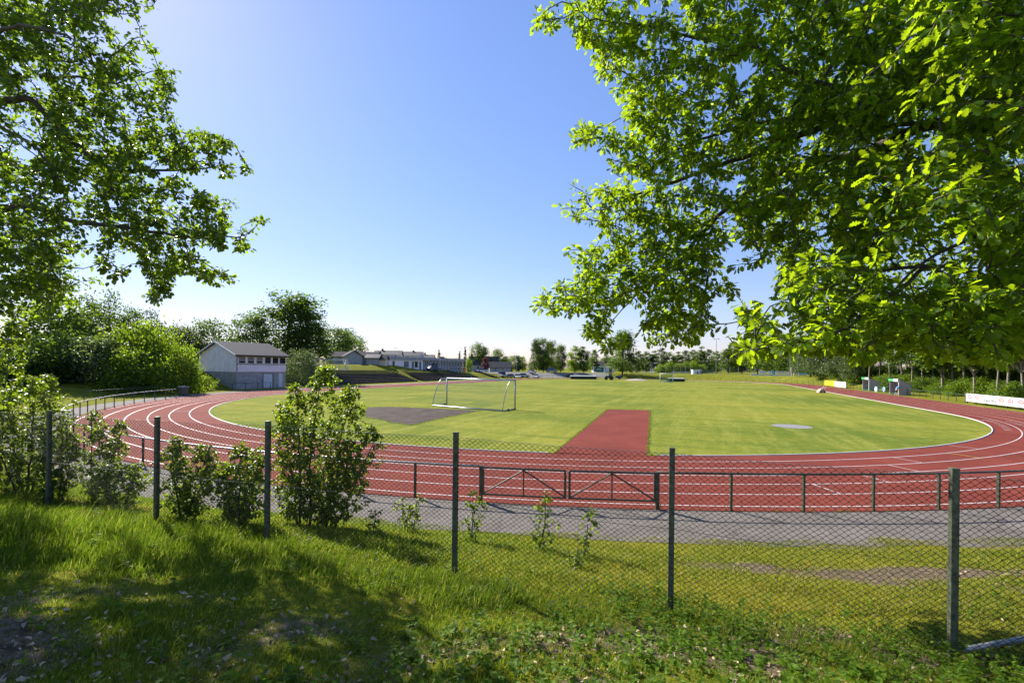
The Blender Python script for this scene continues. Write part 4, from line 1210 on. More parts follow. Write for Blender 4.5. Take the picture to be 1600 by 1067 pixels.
# left: hedge of bushes behind the curve, taller trees beyond
HB = 'bushes behind the left bend'
for row in (
    ('dark bush of the left hedge under the red brick building', 'bush', 40, 548, 95, 53, 'far'),
    ('dark bush of the left hedge below the tall left birch', 'bush', 92, 522, 85, 56, 'far'),
    ('pale-topped bush of the left hedge, between the birches and the curved rail', 'bush', 150, 530, 80, 57, 'far_grey'),
    ('tall light green bush of the left hedge behind the pale-topped bush', 'bush', 196, 514, 75, 61, 'far_light'),
    ('yellow-green bush of the left hedge, highest of the sunlit ones', 'bush', 240, 510, 80, 62, 'far_light'),
    ('round green bush of the left hedge in front of the highest sunlit one', 'bush', 214, 548, 70, 57, 'far_light'),
    ('sunlit bush of the left hedge just left of the clubhouse gable', 'bush', 284, 543, 50, 60, 'far_light'),
    ('dark low bush at the far left behind the small bright tree', 'bush', -10, 540, 110, 50, 'far')):
    T(*row, group=HB)
T('small light green bush against the grey base of the clubhouse', 'bush', 322, 588, 26, 67, 'far_light')
T('tall birch with a straight dark trunk rising over the left hedge', 'birch', 90, 405, 90, 66, 'far', bark='bark_far')
T('thin see-through birch right of the tall trunk behind the hedge', 'birch', 143, 456, 46, 72, 'far', bark='bark_far')
T('thin birch with two-lobed top standing over the yellow-green hedge', 'birch', 174, 456, 48, 74, 'far', bark='bark_far')
T('slim birch behind the highest sunlit hedge bush', 'birch', 208, 472, 40, 78, 'far', bark='bark_far')
T('sparse birch with thin twigs right of the slim birch', 'birch', 238, 485, 40, 80, 'far_grey', bark='bark_far')
T('grey-green tree behind the hedge left of the clubhouse ridge', 'round', 280, 512, 60, 88, 'far_grey')
T('round mid-green tree above the left end of the clubhouse roof', 'round', 335, 503, 70, 92, 'far')
T('dark broad tree above the middle of the clubhouse roof', 'round', 392, 496, 56, 96, 'far')
T('tallest tree of the left side, loose crown behind the clubhouse roof', 'tall', 450, 456, 88, 102, 'far')
T('dense dark tree leaning against the tallest one behind the clubhouse', 'tall', 482, 480, 60, 100, 'far')
T('dark round tree between the tallest tree and the grey sheds', 'round', 522, 515, 60, 142, 'far')
T('dark tree above the roof of the grey sheds', 'round', 549, 525, 40, 165, 'far')
T('bright green small tree beside the red-roofed house', 'round', 541, 540, 16, 140, 'far_light')
T('thin dark conifer behind the red-roofed house', 'spruce', 563, 530, 10, 172, 'far_dark')
T('round grey-green willow bush right of the clubhouse', 'willow', 471, 548, 48, 84, 'far_grey')
T('small pale bush beside the willow bush, below the upper goal', 'willow', 502, 577, 26, 88, 'far_grey')
T('dark conifer behind the roof of the long flat building', 'spruce', 686, 546, 10, 165, 'far_dark')
T('slender dark conifer right of the long flat building', 'spruce', 718, 548, 7, 185, 'far_dark')
T('tall narrow conifer over a rounder tree by the orange container', 'spruce', 727, 541, 9, 185, 'far_dark')
T('pale shrub below the narrow conifer near the orange container', 'bush', 733, 561, 10, 175, 'far_light')
T('big two-topped tree left of the red-leaved tree', 'round', 746, 538, 20, 210, 'far')
T('lower rounded half of the two-topped tree pair, left of the red-leaved tree', 'round', 757, 543, 18, 208, 'far')
T('red-leaved ornamental tree in front of the pale house', 'round', 759, 560, 13, 188, 'far_red')
T('loose tree right of the red-leaved tree', 'round', 777, 547, 19, 215, 'far')
T('low light tree behind the parked grey van', 'round', 791, 557, 14, 212, 'far_light')
T('dark cypress between the parked cars and the houses', 'spruce', 798, 564, 6, 205, 'far_dark')
T('dark slim tree behind the lamp post in the car park', 'poplar', 810, 556, 9, 205, 'far_dark')
T('dark small round tree right of the lamp post in the car park', 'round', 817, 558, 13, 210, 'far')
for k, (u, vt, w_, Y, mt, kd) in enumerate(((838, 529, 18, 200, 'far_grey', 'tall'), (850, 527, 24, 198, 'far', 'tall'), (863, 532, 20, 205, 'far', 'tall'), (876, 541, 18, 200, 'far', 'round'), (899, 541, 20, 215, 'far_light', 'poplar'), (912, 542, 18, 215, 'far', 'poplar'), (929, 545, 13, 225, 'far', 'poplar'), (948, 550, 13, 240, 'far_grey', 'birch'))):
    T(['pale-leaved edge tree at the left of the clump beyond the car park', 'tallest tree of the clump beyond the car park', 'second tallest tree in the clump beyond the car park, right of the tallest', 'lower tree at the right end of the clump beyond the car park', 'light green poplar left of the green sign', 'darker poplar between the light green one and the green sign', 'narrow poplar rising behind the green sign', 'thin grey-green birch between the green sign and the broad lone tree'][k], kd, u, vt, w_, Y, mt)
T('broad lone tree with a short dark trunk behind the tractor', 'tall', 973, 516, 42, 190, 'far')
ORD = ['first', 'second', 'third', 'fourth', 'fifth', 'sixth', 'seventh', 'eighth', 'ninth', 'tenth', 'eleventh', 'twelfth', 'thirteenth', 'fourteenth', 'fifteenth', 'sixteenth']
rr_ = random.Random(5)
for k in range(11):
    u = 998 + k * 12.2
    T(f'grey-green poplar by the pale warehouse, {ORD[k]} to the right of the broad lone tree', 'poplar', u, 545 + rr_.uniform(-3, 6), 15, 262 + rr_.uniform(-6, 10), 'far' if k % 3 else 'far_grey', 'poplars by the warehouse')
for k in range(6):
    T(f'small light bush before the pale warehouse, {ORD[k]} counting from the far goal', 'bush', 1032 + k * 13, 568 + rr_.uniform(-3, 3), 15, 238, 'far_light', 'bushes before the warehouse')
for k, (u, vt, w_, Y) in enumerate(((1138, 545, 26, 240), (1160, 538, 30, 235), (1184, 530, 36, 220), (1210, 520, 40, 200), (1232, 528, 34, 190), (1252, 532, 32, 172))):
    T(f'dark tree behind the white ad boards, {ORD[k]} from the floodlight mast', 'tall', u, vt, w_, Y, 'far', 'dark trees behind the ad boards')
for k, (u, vt, w_, Y) in enumerate(((1268, 533, 44, 148), (1290, 528, 48, 138), (1314, 524, 50, 126), (1340, 530, 44, 116))):
    T(['greyish willow-like tree right of the beige scoreboard', 'greyish willow-like tree above the yellow board', 'tall greyish tree behind the white board', 'greyish tree behind the farther dugout'][k], 'tall', u, vt, w_, Y, 'far_grey')
for k, (u, hh_, w_) in enumerate(((1282, 3.0, 5.0), (1314, 3.2, 5.0), (1337, 2.6, 4.5), (1380, 2.8, 4.0))):
    al, be = ray(u, 600); Y = (51.5 + CX * c_ - CY * s_) / (al * c_ - s_)
    put_tree(['low green bush behind the yellow board', 'low green bush behind the white board', 'low green bush left of the farther dugout', 'low light bush between the two dugouts'][k], 'bush', al * Y, Y, hh_, w_, 'far_light')
# wood on the right: near trunks one by one, the mass behind as one
k = 0
for i in range(16):
    u = 1358 + i * 16.5 + rr_.uniform(-4, 4); b = 51.5 + rr_.uniform(0, 4)
    al, be = ray(u, 600); Y = (b + CX * c_ - CY * s_) / (al * c_ - s_); x = al * Y
    put_tree(f'slim woodland tree, {ORD[i]} along the wood edge from the farther dugout', 'wood', x, Y, rr_.uniform(13, 17), rr_.uniform(5, 7.5), 'far_light' if i % 3 == 0 else 'far', 'front row of the right-hand wood', 'bark_pale' if i % 5 != 1 else 'bark_far').rotation_euler = (rr_.gauss(0, .035), rr_.gauss(0, .035), rr_.uniform(0, 6))
for i in range(14):
    u = 1400 + i * 15 + rr_.uniform(-6, 6); b = 50 + rr_.uniform(0, 4)
    al, be = ray(u, 600); Y = (b + CX * c_ - CY * s_) / (al * c_ - s_); x = al * Y
    put_tree(f'low leafy bush at the foot of the right-hand wood, {ORD[i]} from the nearer dugout', 'bush', x, Y, rr_.uniform(1.2, 3.0), rr_.uniform(2.2, 4.5), 'far_light' if i % 3 else 'far', 'bushes at the foot of the wood')
# deep wood, one mass
Vb = []; Fb = []; nv = 0; Vt = []; Ft = []; nt_ = 0
for i in range(64):
    a = rr_.uniform(-22, 105); b = rr_.uniform(57, 84); x, y = W(a, b)
    if a > 88: b += 0
    cm, tm, Hh, Ww = PROTO['wood'][i % 3]
    me_c = np.empty(len(cm.vertices) * 3, np.float32); cm.vertices.foreach_get('co', me_c); me_c = me_c.reshape(-1, 3)
    sc_ = rr_.uniform(.95, 1.25); ang = rr_.uniform(0, 6.28); ca, sa = math.cos(ang), math.sin(ang)
    Rm = np.array([[ca, -sa, 0], [sa, ca, 0], [0, 0, 1]])
    for src, VV, FF in ((cm, Vb, Fb), (tm, Vt, Ft)):
        c = np.empty(len(src.vertices) * 3, np.float32); src.vertices.foreach_get('co', c); c = (c.reshape(-1, 3) * sc_) @ Rm.T + np.array([x, y, tz1(x, y)])
        base = sum(len(q) for q in VV); VV.append(c)
        lt = np.empty(len(src.loops), np.int32); src.loops.foreach_get('vertex_index', lt)
        tot = np.empty(len(src.polygons), np.int32); src.polygons.foreach_get('loop_total', tot); st_ = np.concatenate([[0], np.cumsum(tot)[:-1]])
        for kq in (3, 4):
            m_ = tot == kq
            if m_.any(): FF.append(lt[st_[m_][:, None] + np.arange(kq)[None]] + base)
def merge(name, VV, FF, mat, parent=None):
    f3 = [f for f in FF if f.shape[1] == 3]; f4 = [f for f in FF if f.shape[1] == 4]
    fs = ([np.vstack(f4)] if f4 else []) + ([np.vstack(f3)] if f3 else [])
    return link(name, np_mesh(name, np.vstack(VV), fs), parent, mat)
for i in range(135):
    a = rr_.uniform(-20, 100); b = rr_.uniform(63, 78) if i < 80 else rr_.uniform(55.5, 62); x, y = W(a, b)
    s2_ = 1 if i < 80 else .55
    cm, tm, Hh, Ww = PROTO['bush'][i % 3]
    c = np.empty(len(cm.vertices) * 3, np.float32); cm.vertices.foreach_get('co', c)
    c = c.reshape(-1, 3) * np.array([1.1, 1.1, rr_.uniform(.6, 1.3)]) * s2_ + np.array([x, y, tz1(x, y)]); base = sum(len(q) for q in Vb); Vb.append(c)
    lt = np.empty(len(cm.loops), np.int32); cm.loops.foreach_get('vertex_index', lt); Fb.append(lt.reshape(-1, 4) + base)
wd_ = merge('wood', Vb, Fb, M['far']); tag(wd_, kind='stuff')
wt_ = merge('wood_trunks', Vt, Ft, M['bark_pale']); tag(wt_, kind='stuff')
# distant tree line beyond everything, one mass on the horizon
Vb = []; Fb = []
for i in range(90):
    u = -60 + i * 19 + rr_.uniform(-8, 8); Y = rr_.uniform(330, 460)
    if 560 < u < 640 and rr_.random() < .5: continue
    x, y, _ = P(u, 570, Y); cm, tm, Hh, Ww = PROTO['round'][i % 3]
    c = np.empty(len(cm.vertices) * 3, np.float32); cm.vertices.foreach_get('co', c)
    s0 = rr_.uniform(.65, 1.0); c = c.reshape(-1, 3) * np.array([s0 * 1.6, s0 * 1.6, s0]) + np.array([x, y, tz1(x, y) - 1])
    base = sum(len(q) for q in Vb); Vb.append(c)
    lt = np.empty(len(cm.loops), np.int32); cm.loops.foreach_get('vertex_index', lt); Fb.append(lt.reshape(-1, 4) + base)
tag(merge('treeline', Vb, Fb, M['far']), kind='stuff')
# ------------------------------------------------------------------ BUILDINGS IN THE BACKGROUND
def gable_house(name, label, loc, rz, Lx, Wy, hw, hr, wall, roof, over=.4, windows=(), chimney=None, cat='house', gwin=(), door=None):
    e = thing(name, label, cat, loc, rz)
    mb = MB(); mb.box(0, Lx, 0, Wy, -1, hw); mb.prism([(0, hw), (Wy, hw), (Wy / 2, hr - .12)], 'x', 0, Lx); mb.build('wall', wall, e)
    mb = MB(); k = (hr - hw) / (Wy / 2)
    for y0, s in ((-over, 1), (Wy + over, -1)):
        za = hr - k * (Wy / 2 + over); q = [(y0, za), (Wy / 2, hr), (Wy / 2, hr + .18), (y0, za + .16)]
        mb.prism(q if s > 0 else q[::-1], 'x', -over, Lx + over)
    rf = mb.build('roof', roof, e)
    if chimney: cx, cw, ch = chimney; MB().box(cx - cw, cx + cw, Wy / 2 - cw, Wy / 2 + cw, hr - .5, hr + ch).build('chimney', M['roofdark'], rf)
    for x0, x1, z0, z1 in windows:
        wn = MB()
        for bx in ((x0 - .09, x0, z0, z1), (x1, x1 + .09, z0, z1), (x0 - .09, x1 + .09, z0 - .09, z0), (x0 - .09, x1 + .09, z1, z1 + .09)): wn.box(bx[0], bx[1], -.05, -.003, bx[2], bx[3])
        w_ = wn.build('window', M['white'], e); MB().box(x0, x1, -.03, -.003, z0, z1).build('pane', M['glass'], w_)
    for y0, y1, z0, z1 in gwin:
        wn = MB()
        for bx in ((y0 - .09, y0, z0, z1), (y1, y1 + .09, z0, z1), (y0 - .09, y1 + .09, z0 - .09, z0), (y0 - .09, y1 + .09, z1, z1 + .09)): wn.box(-.05, -.003, bx[0], bx[1], bx[2], bx[3])
        w_ = wn.build('window', M['white'], e); MB().box(-.03, -.003, y0, y1, z0, z1).build('pane', M['glass'], w_)
    if door: MB().box(door[0], door[1], -.04, -.003, 0, 2.1).build('door', M['garage'], e)
    return e
def on(u, Y): x, y, _ = P(u, 575, Y); return (x, y, tz1(x, y))

# long grey shed row above the terraces
x, y, z = on(520, 124)
gable_house('storage_shed', 'long grey shed with brown-grey pitched roof above the terraces', (x, y, z), .10, 11.5, 5, 2.2, 3.4, M['greywall'], M['roofgrey'], chimney=None)
x, y, z = on(566, 122)
gable_house('storage_shed', 'grey shed with its gable facing the track, right of the long shed', (x, y, z), .55 - PI / 2 + PI, 4.2, 4.2, 2.3, 3.6, M['greywall'], M['roofgrey'])
x, y, z = on(572, 123)
gable_house('storage_shed', 'low grey lean-to shed joined to the gable shed', (x, y, z), .05, 3.2, 3.0, 1.9, 2.7, M['greywall'], M['roofdark'])
x, y, z = on(588, 124)
gable_house('storage_shed', 'small cream shed with grey roof beside the flat white building', (x, y, z), .0, 2.4, 2.6, 1.6, 2.4, M['cream'], M['roofgrey'])
# houses behind
x, y, z = on(577, 150)
gable_house('house', 'white house with faded red roof behind the grey sheds', (x - .5, y, z), PI / 2 + .45, 8, 6.2, 9.5 - z - 2.3, 9.5 - z, M['white'], M['roofred'], gwin=())
x, y, z = on(584, 150)
gable_house('house', 'white house with dark roof and tall chimney behind the flat building', (x, y, z), .12, 8.4, 7, 7.55 - z, 9.0 - z, M['white'], M['roofdark'], chimney=(2.2, .3, .7), windows=((3.0, 3.8, 6.0 - z, 7.0 - z), (5.2, 6.0, 6.0 - z, 7.0 - z)))
x, y, z = on(564, 128)
gable_house('house', 'bluish grey house gable with black chimney between sheds and flat building', (x + 3, y + 3, z), .1, 5, 6, 6.0 - z, 7.2 - z, M['steelblue'], M['roofgrey'], chimney=(.8, .3, .9))
x, y, z = on(626, 165)
gable_house('house', 'white house with black roof and twin chimneys over the flat building', (x, y, z), .15, 7.5, 8, 7.7 - z, 9.2 - z, M['white'], M['roofdark'], chimney=(4.2, .35, .6), windows=((1.5, 2.4, 6.2 - z, 7.2 - z),))
x, y, z = on(652, 175)
gable_house('house', 'low dark-roofed house hardly rising over the flat building', (x, y, z), .1, 6, 8, 7.2 - z, 8.4 - z, M['roofdark'], M['roofdark'], chimney=(2.5, .3, .9))
x, y, z = on(735, 205)
gable_house('house', 'dark house with long grey roof right of the flat building', (x, y, z), .2, 13, 8, 3.2, 6.8, M['greywall'], M['roofgrey'], chimney=(1.0, .4, 1.2), windows=((3, 4, 1.2, 2.4), (7, 8, 1.2, 2.4)))
x, y, z = on(765, 192)
gable_house('house', 'pale grey bungalow behind the red-leaved tree', (x, y, z), .1, 9, 7, 2.0, 4.2, M['greywall'], M['roofgrey'], windows=((2, 3, .8, 1.7), (5, 6, .8, 1.7)))
x, y, z = on(52, 84)
e = thing('brick_building', 'dark red brick building half hidden behind the left hedge', 'building', (x - 4, y, z), -.1)
MB().box(-3, 5.2, 0, 6, -1, 5.6).build('wall', M['brick'], e); MB().box(-3.2, 5.4, -.2, 6.2, 5.603, 5.95).build('roof_edge', M['fascia'], e); MB().box(-2, 3.8, 1, 5, 5.953, 7.0).build('roof_box', M['roofdark'], e)
x, y, z = on(126, 105)
gable_house('house', 'grey-roofed house with small chimney peeping over the left hedge', (x, y, z), .1, 9, 8, 4.2, 8.0, M['greywall'], M['steelblue'], chimney=(2.6, .3, .8))
# flat-roofed long building
x, y = P(607, 578, 129)[:2]; z = 2.65
ang = math.atan2(.874, .486)
e = thing('flat_roofed_building', 'long white and grey flat-roofed building on top of the bank', 'building', (x, y, z), ang)
L1, L2 = 14.9, 36.6; hh = 6.72 - z
MB().box(0, L1, 0, 9, -1, hh - .95).build('white_wall', M['whitewall'], e)
MB().box(L1, L2, .35, 9, -1, hh - .95).build('grey_wall', M['greywall'], e)
MB().box(-.8, L1 + .6, -.5, 9.3, hh - .947, hh).build('fascia', M['fascia'], e)
MB().box(L1 + .603, L2 + .3, -.25, 9.3, hh - .947, hh - .05).build('fascia', M['fascia'], e)
MB().box(17.6, 18.8, 3, 4, hh - .05, hh + 1.0).build('chimney', M['greywall'], e); MB().box(29.5, 30.8, 4, 5, hh - .05, hh + .6).build('chimney', M['roofdark'], e)
def win(e, x0, x1, z0, z1, yy, gl='glass', fr='white', t=.08):
    wn = MB()
    for bx in ((x0 - t, x0, z0, z1), (x1, x1 + t, z0, z1), (x0 - t, x1 + t, z0 - t, z0), (x0 - t, x1 + t, z1, z1 + t)): wn.box(bx[0], bx[1], yy - .06, yy - .003, bx[2], bx[3])
    w_ = wn.build('window', M[fr], e); MB().box(x0, x1, yy - .03, yy - .003, z0, z1).build('pane', M[gl], w_)
win(e, 1.5, 2.4, 1.2, 2.7, 0); win(e, 6.2, 8.3, 1.0, 2.7, 0, 'blueglass'); win(e, 9.6, 10.5, .3, 2.7, 0, 'blueglass'); win(e, 10.9, 12.3, .9, 2.7, 0); win(e, 13.0, 13.9, .3, 2.7, 0, 'blueglass')
for xx in np.arange(15.5, 36.5, 1.75): MB().box(xx - .12, xx + .12, .02, .347, -.5, hh - .95).build('pilaster', M['fascia'], e)
for xx in np.arange(15.9, 35.9, 1.75):
    if 19 < xx < 22: continue
    win(e, xx + .1, xx + .95, 1.35, 2.8, .35, 'blueglass')
    if xx > 24: win(e, xx + .25, xx + .85, .25, 1.0, .35)
MB().box(19.3, 22.0, .25, .347, 0, 2.4).build('door', M['roofdark'], e)
MB().tube([(22.5, -.6, 0), (22.5, -.6, hh + .6)], .05, 6).build('flagstaff', M['white'], e)
# warehouse, white house with red, booth
x, y, z = on(1027, 285)
e = thing('warehouse', 'long pale blue-grey warehouse behind the row of poplars', 'building', (x, y, z), .02)
MB().box(0, 35, 0, 15, -1, 6.4).build('wall', M['steelblue'], e); MB().box(-.3, 35.3, -.3, 15.3, 6.403, 6.8).build('roof_edge', M['roofgrey'], e)
for k in range(5): MB().box(2.5 + k * 6.6, 5.0 + k * 6.6, -.05, -.003, 0, 3).build('gate', M['greywall'], e)
x, y, z = on(931, 235)
gable_house('house', 'white house with red trimmed roof partly behind the green sign', (x, y, z), .1, 9.5, 8, 3.6, 5.6, M['white'], M['roofgrey'], windows=((1, 2, 1.5, 2.7), (4, 5, 1.5, 2.7), (7, 8.4, 0, 2.3)))
x, y, z = on(1083, 196)
e = thing('booth', 'small white booth with a dark doorway at the end of the white barrier', 'booth', (x, y, z), 0)
MB().box(0, 3.0, 0, 2.2, -.3, 1.75).build('wall', M['white'], e); MB().box(-.15, 3.9, -.15, 2.35, 1.753, 1.95).build('roof', M['white'], e)
MB().prism([(1.6, -.0), (2.3, 0), (2.3, .9), (1.95, 1.2), (1.6, .9)], 'y', -.03, -.003).build('doorway', M['glass'], e); MB().box(3.003, 3.85, .1, 2.1, -.3, 1.6).build('side_wall', M['greywall'], e)

# ------------------------------------------------------------------ CARS AND MACHINES
def car(label, u, Y, rz, paint, van=False, group='cars in the car park', name='parked_car'):
    x, y, _ = P(u, 580, Y); z = tz1(x, y) + .05
    e = thing(name, label, 'van' if van else 'car', (x, y, z), rz, group)
    Lc, Wc = (4.9, 1.9) if van else (4.4, 1.78)
    hb = .95 if van else .86; ht = 2.0 if van else 1.46
    body = [(-Lc / 2, .32), (Lc / 2 - .05, .32), (Lc / 2, .55), (Lc / 2 - .08, hb - .14), (Lc / 2 - 1.0, hb), (-Lc / 2 + .1, hb + .02), (-Lc / 2, .7)]
    MB().prism([(a, b) for a, b in body], 'y', -Wc / 2, Wc / 2).build('body', M[paint], e, bevel=.06)
    f0, f1, g0, g1 = (Lc / 2 - .95, Lc / 2 - 1.5, -Lc / 2 + .12, -Lc / 2 + .25) if van else (Lc / 2 - 1.15, Lc / 2 - 1.85, -Lc / 2 + .25, -Lc / 2 + .85)
    mb = MB(); w2 = Wc / 2 - .06; w3 = Wc / 2 - .22
    mb.v = [(g0, -w2, hb + .021), (f0, -w2, hb + .001), (f0, w2, hb + .001), (g0, w2, hb + .021), (g1, -w3, ht), (f1, -w3, ht), (f1, w3, ht), (g1, w3, ht)]
    mb.f = [(0, 3, 2, 1), (4, 5, 6, 7), (0, 1, 5, 4), (1, 2, 6, 5), (2, 3, 7, 6), (3, 0, 4, 7)]
    mb.build('windows', M['glass'], e)
    MB().box(g1 + .03, f1 - .03, -w3 - .01, w3 + .01, ht + .003, ht + .05).build('roof', M[paint], e, bevel=.02)
    for xx in (-Lc / 2 + .85, Lc / 2 - .85):
        for s in (-1, 1):
            w_ = MB().cyl((xx, s * (Wc / 2 - .08), .32), (0, 1, 0), .32, .22, 18).build('wheel', M['black'], e)
            MB().cyl((xx, s * (Wc / 2 + .033), .32), (0, 1, 0), .19, .012, 14).build('rim', M['silver'], w_)
    for s in (-1, 1):
        MB().box(Lc / 2 - .06, Lc / 2 + .004, s * .62 - .2, s * .62 + .2, .58, .72).build('headlight', M['white'], e)
        MB().box(-Lc / 2 - .01, -Lc / 2 + .05, s * .68 - .14, s * .68 + .14, .66, .8).build('tail_light', M['redmark'], e)
    return e
fr = -PI / 2 - .15
car('white car parked by the hedge right of the orange container', 754, 178, .1, 'carwhite')
car('silver van, largest vehicle in the row above the grass bank', 785, 168, fr + .5, 'silver', True)
car('dark grey car between the silver van and the white cars', 798.5, 168, fr + .6, 'cardark')
car('white car beside the lamp post, front towards the pitch', 808.5, 167, fr + .35, 'carwhite')
car('long grey car behind the white car by the lamp post', 819, 176, .2, 'silver')
car('pale car half hidden left of the white one under the trees', 831, 184, fr + .7, 'silver')
car('white car facing the pitch under the tall clump of trees', 837.5, 172, fr, 'carwhite')
car('white van in the shade under the clump of trees', 862, 196, .3, 'silver', True)
car('blackish car at the right end of the car park', 893, 186, .35, 'cardark')
x, y, z = on(677, 121.5)
e = car('dark blue car parked in front of the long flat building', 677, 138, .9, 'bluecar', group='cars near the building')
x, y, z = on(724.5, 172)
e = thing('container', 'orange container beside the long flat building', 'container', (x, y, z), .1)
MB().box(-.9, .9, -.9, .9, 0, 1.55).build('body', M['orange'], e, bevel=.03); MB().box(-.95, .95, -.95, .95, 1.553, 1.66).build('lid', M['roofred'], e); MB().box(-.05, .05, -.93, -.903, .1, 1.5).build('door_seam', M['roofdark'], e)
# tractor
x, y, _ = G(952, 593.6)
e = thing('tractor', 'small dark green tractor with cab on the far grass', 'tractor', (x, y, 0), PI - .15)
MB().prism([(-.5, .75), (1.45, .7), (1.5, 1.1), (1.35, 1.3), (.25, 1.4), (-.5, 1.2)], 'y', -.42, .42).build('body', M['tractor'], e, bevel=.05)
mb = MB()
for xx in (-.95, .2):
    for yy in (-.55, .55): mb.tube([(xx, yy, 1.0), (xx + (.1 if xx < 0 else -.08), yy * .92, 2.25)], .04, 6)
cb = mb.build('cab', M['tractor'], e); MB().box(-.98, .2, -.6, .6, 2.25, 2.34).build('cab_roof', M['black'], cb, bevel=.03)
MB().box(-.9, .12, -.5, .5, 1.25, 2.2).build('cab_glass', M['blueglass'], cb)
for xx, rr, ww in ((-.65, .72, .36), (1.05, .52, .28)):
    for s in (-1, 1):
        w_ = MB().cyl((xx, s * .75, rr), (0, 1, 0), rr, ww, 22).build('tyre', M['black'], e); MB().cyl((xx, s * (.75 + ww / 2 + .012), rr), (0, 1, 0), rr * .38, .02, 16).build('rim', M['tractor'], w_)
MB().tube([(.9, .2, 1.3), (.9, .2, 1.95)], .035, 6).build('exhaust', M['black'], e)
x, y, _ = G(967, 592.3)
e = thing('trailer', 'low navy blue box trailer to the right of the tractor', 'trailer', (x, y, 0), -.1)
MB().box(-1.3, 1.3, -.75, .75, .45, 1.25).build('box', M['navy'], e, bevel=.03)
for s in (-1, 1): MB().cyl((.1, s * .85, .36), (0, 1, 0), .36, .18, 18).build('wheel', M['black'], e)
MB().tube([(-1.3, 0, .5), (-2.2, 0, .45)], .05, 6).build('drawbar', M['black'], e)
# high jump covers
def cover(label, u0, u1, v, hgt, Yadd=0):
    p0, p1 = G(u0, v), G(u1, v); wx = p1[0] - p0[0]
    e = thing('landing_mat', label, 'sports mat', ((p0[0] + p1[0]) / 2, p0[1], 0))
    MB().prism([(0, .0), (2.6, 0), (2.6, hgt * .8), (1.3, hgt * 1.1), (0, hgt * .85)], 'x', -wx / 2, wx / 2).build('mat', M['blackmat'], e, bevel=.08)
    MB().prism([(.35, hgt * .93), (1.3, hgt * 1.12), (2.65, hgt * .82), (2.65, hgt * .9), (1.3, hgt * 1.2), (.35, hgt * 1.0)], 'x', -wx / 2 - .05, wx / 2 + .05).build('cover', M['cover'], e)
cover('long black landing mat under a pale cover beyond the pitch', 892, 929, 592.3, 1.1)
cover('black landing mat right beside the far goal', 1046, 1067, 596, .95)
x, y, _ = G(995, 594.5)
e = thing('sand_heap', 'flat pale heap of sand right of the navy trailer', 'sand', (x, y, 0))
mb = MB(); ring = []
for j, (rr, hz) in enumerate(((3.2, .02), (2.2, .28), (1.1, .5), (.3, .6))):
    for i in range(18): t = 2 * PI * i / 18; q = rr * (1 + .12 * math.sin(3 * t + j)); mb.v.append((q * math.cos(t) * 1.15, q * math.sin(t) * .8, hz))
for j in range(3):
    for i in range(18): mb.f.append((j * 18 + i, j * 18 + (i + 1) % 18, (j + 1) * 18 + (i + 1) % 18, (j + 1) * 18 + i))
mb.f.append(tuple(3 * 18 + i for i in range(18))); mb.build('heap', M['sand'], e, smooth=True)

# ------------------------------------------------------------------ SIGNS, POSTS, BOARDS
x, y, z = on(936, 186)
e = thing('billboard', 'green billboard with pale lettering left of the lone tree', 'sign', (x, y, z))
zs = 2.45 - z
MB().box(-2, 2, 0, .1, zs, zs + 1.95).build('panel', M['signgreen'], e)
for xx in (-2.15, 2.15): MB().box(xx - .1, xx + .1, -.02, .15, 0, zs + 2.1).build('post', M['white'], e)
mb = MB()
for i, xx in enumerate((-.75, -.4, -.02, .3, .62)):
    mb.box(xx, xx + .09, -.02, -.003, zs + .9, zs + (1.35 if i % 2 else 1.25)); mb.box(xx + .093, xx + .26, -.02, -.003, zs + 1.17, zs + 1.25); mb.box(xx + .2, xx + .26, -.02, -.003, zs + .9, zs + 1.167)
mb.build('lettering', M['white'], e)
x, y, z = on(1239, 150)
e = thing('scoreboard', 'small beige scoreboard on two legs in front of dark trees', 'scoreboard', (x, y, z))
MB().box(-.62, .62, 0, .2, 1.35, 3.1).build('panel', M['beige'], e)
for xx in (-.42, .42): MB().box(xx - .09, xx + .09, .02, .18, 0, 1.347).build('leg', M['beige'], e)
mb = MB(); mb.box(-.2, .2, -.02, -.003, 2.45, 2.52); mb.box(-.1, .1, -.02, -.003, 2.6, 2.75); mb.box(-.3, .3, -.02, -.003, 2.2, 2.25); mb.build('marks', M['greyprint'], e)
def mast(name, label, u, vtop, Y, r, head, cat='lamp post', mat='galv'):
    x, y, zt = P(u, vtop, Y); z = tz1(x, y); e = thing(name, label, cat, (x, y, z)); h = zt - z
    MB().tube([(0, 0, 0), (0, 0, h)], [r, r * .6], 8).build('pole', M[mat], e)
    if head == 'T':
        hd = MB().tube([(-1.35, 0, h), (1.35, 0, h)], .07, 6).build('crossarm', M[mat], e)
        for xx in (-1.2, -.75, .75, 1.2): MB().box(xx - .2, xx + .2, -.15, .25, h - .02, h + .22).build('floodlight', M['greywall'], hd)
    elif head == 'arm':
        MB().tube([(0, 0, h), (-.5, 0, h + .25), (-1.3, 0, h + .32)], .04, 6).build('arm', M[mat], e); MB().box(-1.8, -1.25, -.12, .12, h + .25, h + .38).build('lamp_head', M[mat], e)
    elif head == 'ball':
        MB().tube([(0, 0, h), (0, 0, h + .18), (0, 0, h + .4), (0, 0, h + .5)], [.1, .24, .24, .08], 10).build('lamp_head', M['white'], e)
    return e
mast('floodlight_mast', 'tall floodlight mast with crossarm beneath the oak branches', 1119.5, 530, 210, .14, 'T', 'floodlight')
mast('floodlight_mast', 'thin floodlight mast rising behind the far goal', 1031.5, 540, 215, .11, 'T', 'floodlight')
mast('street_lamp', 'street lamp with arm above the roofs behind the flat building', 623.5, 545, 150, .06, 'arm')
mast('street_lamp', 'pale lamp post among the parked cars', 807.5, 566, 172, .09, 'ball')
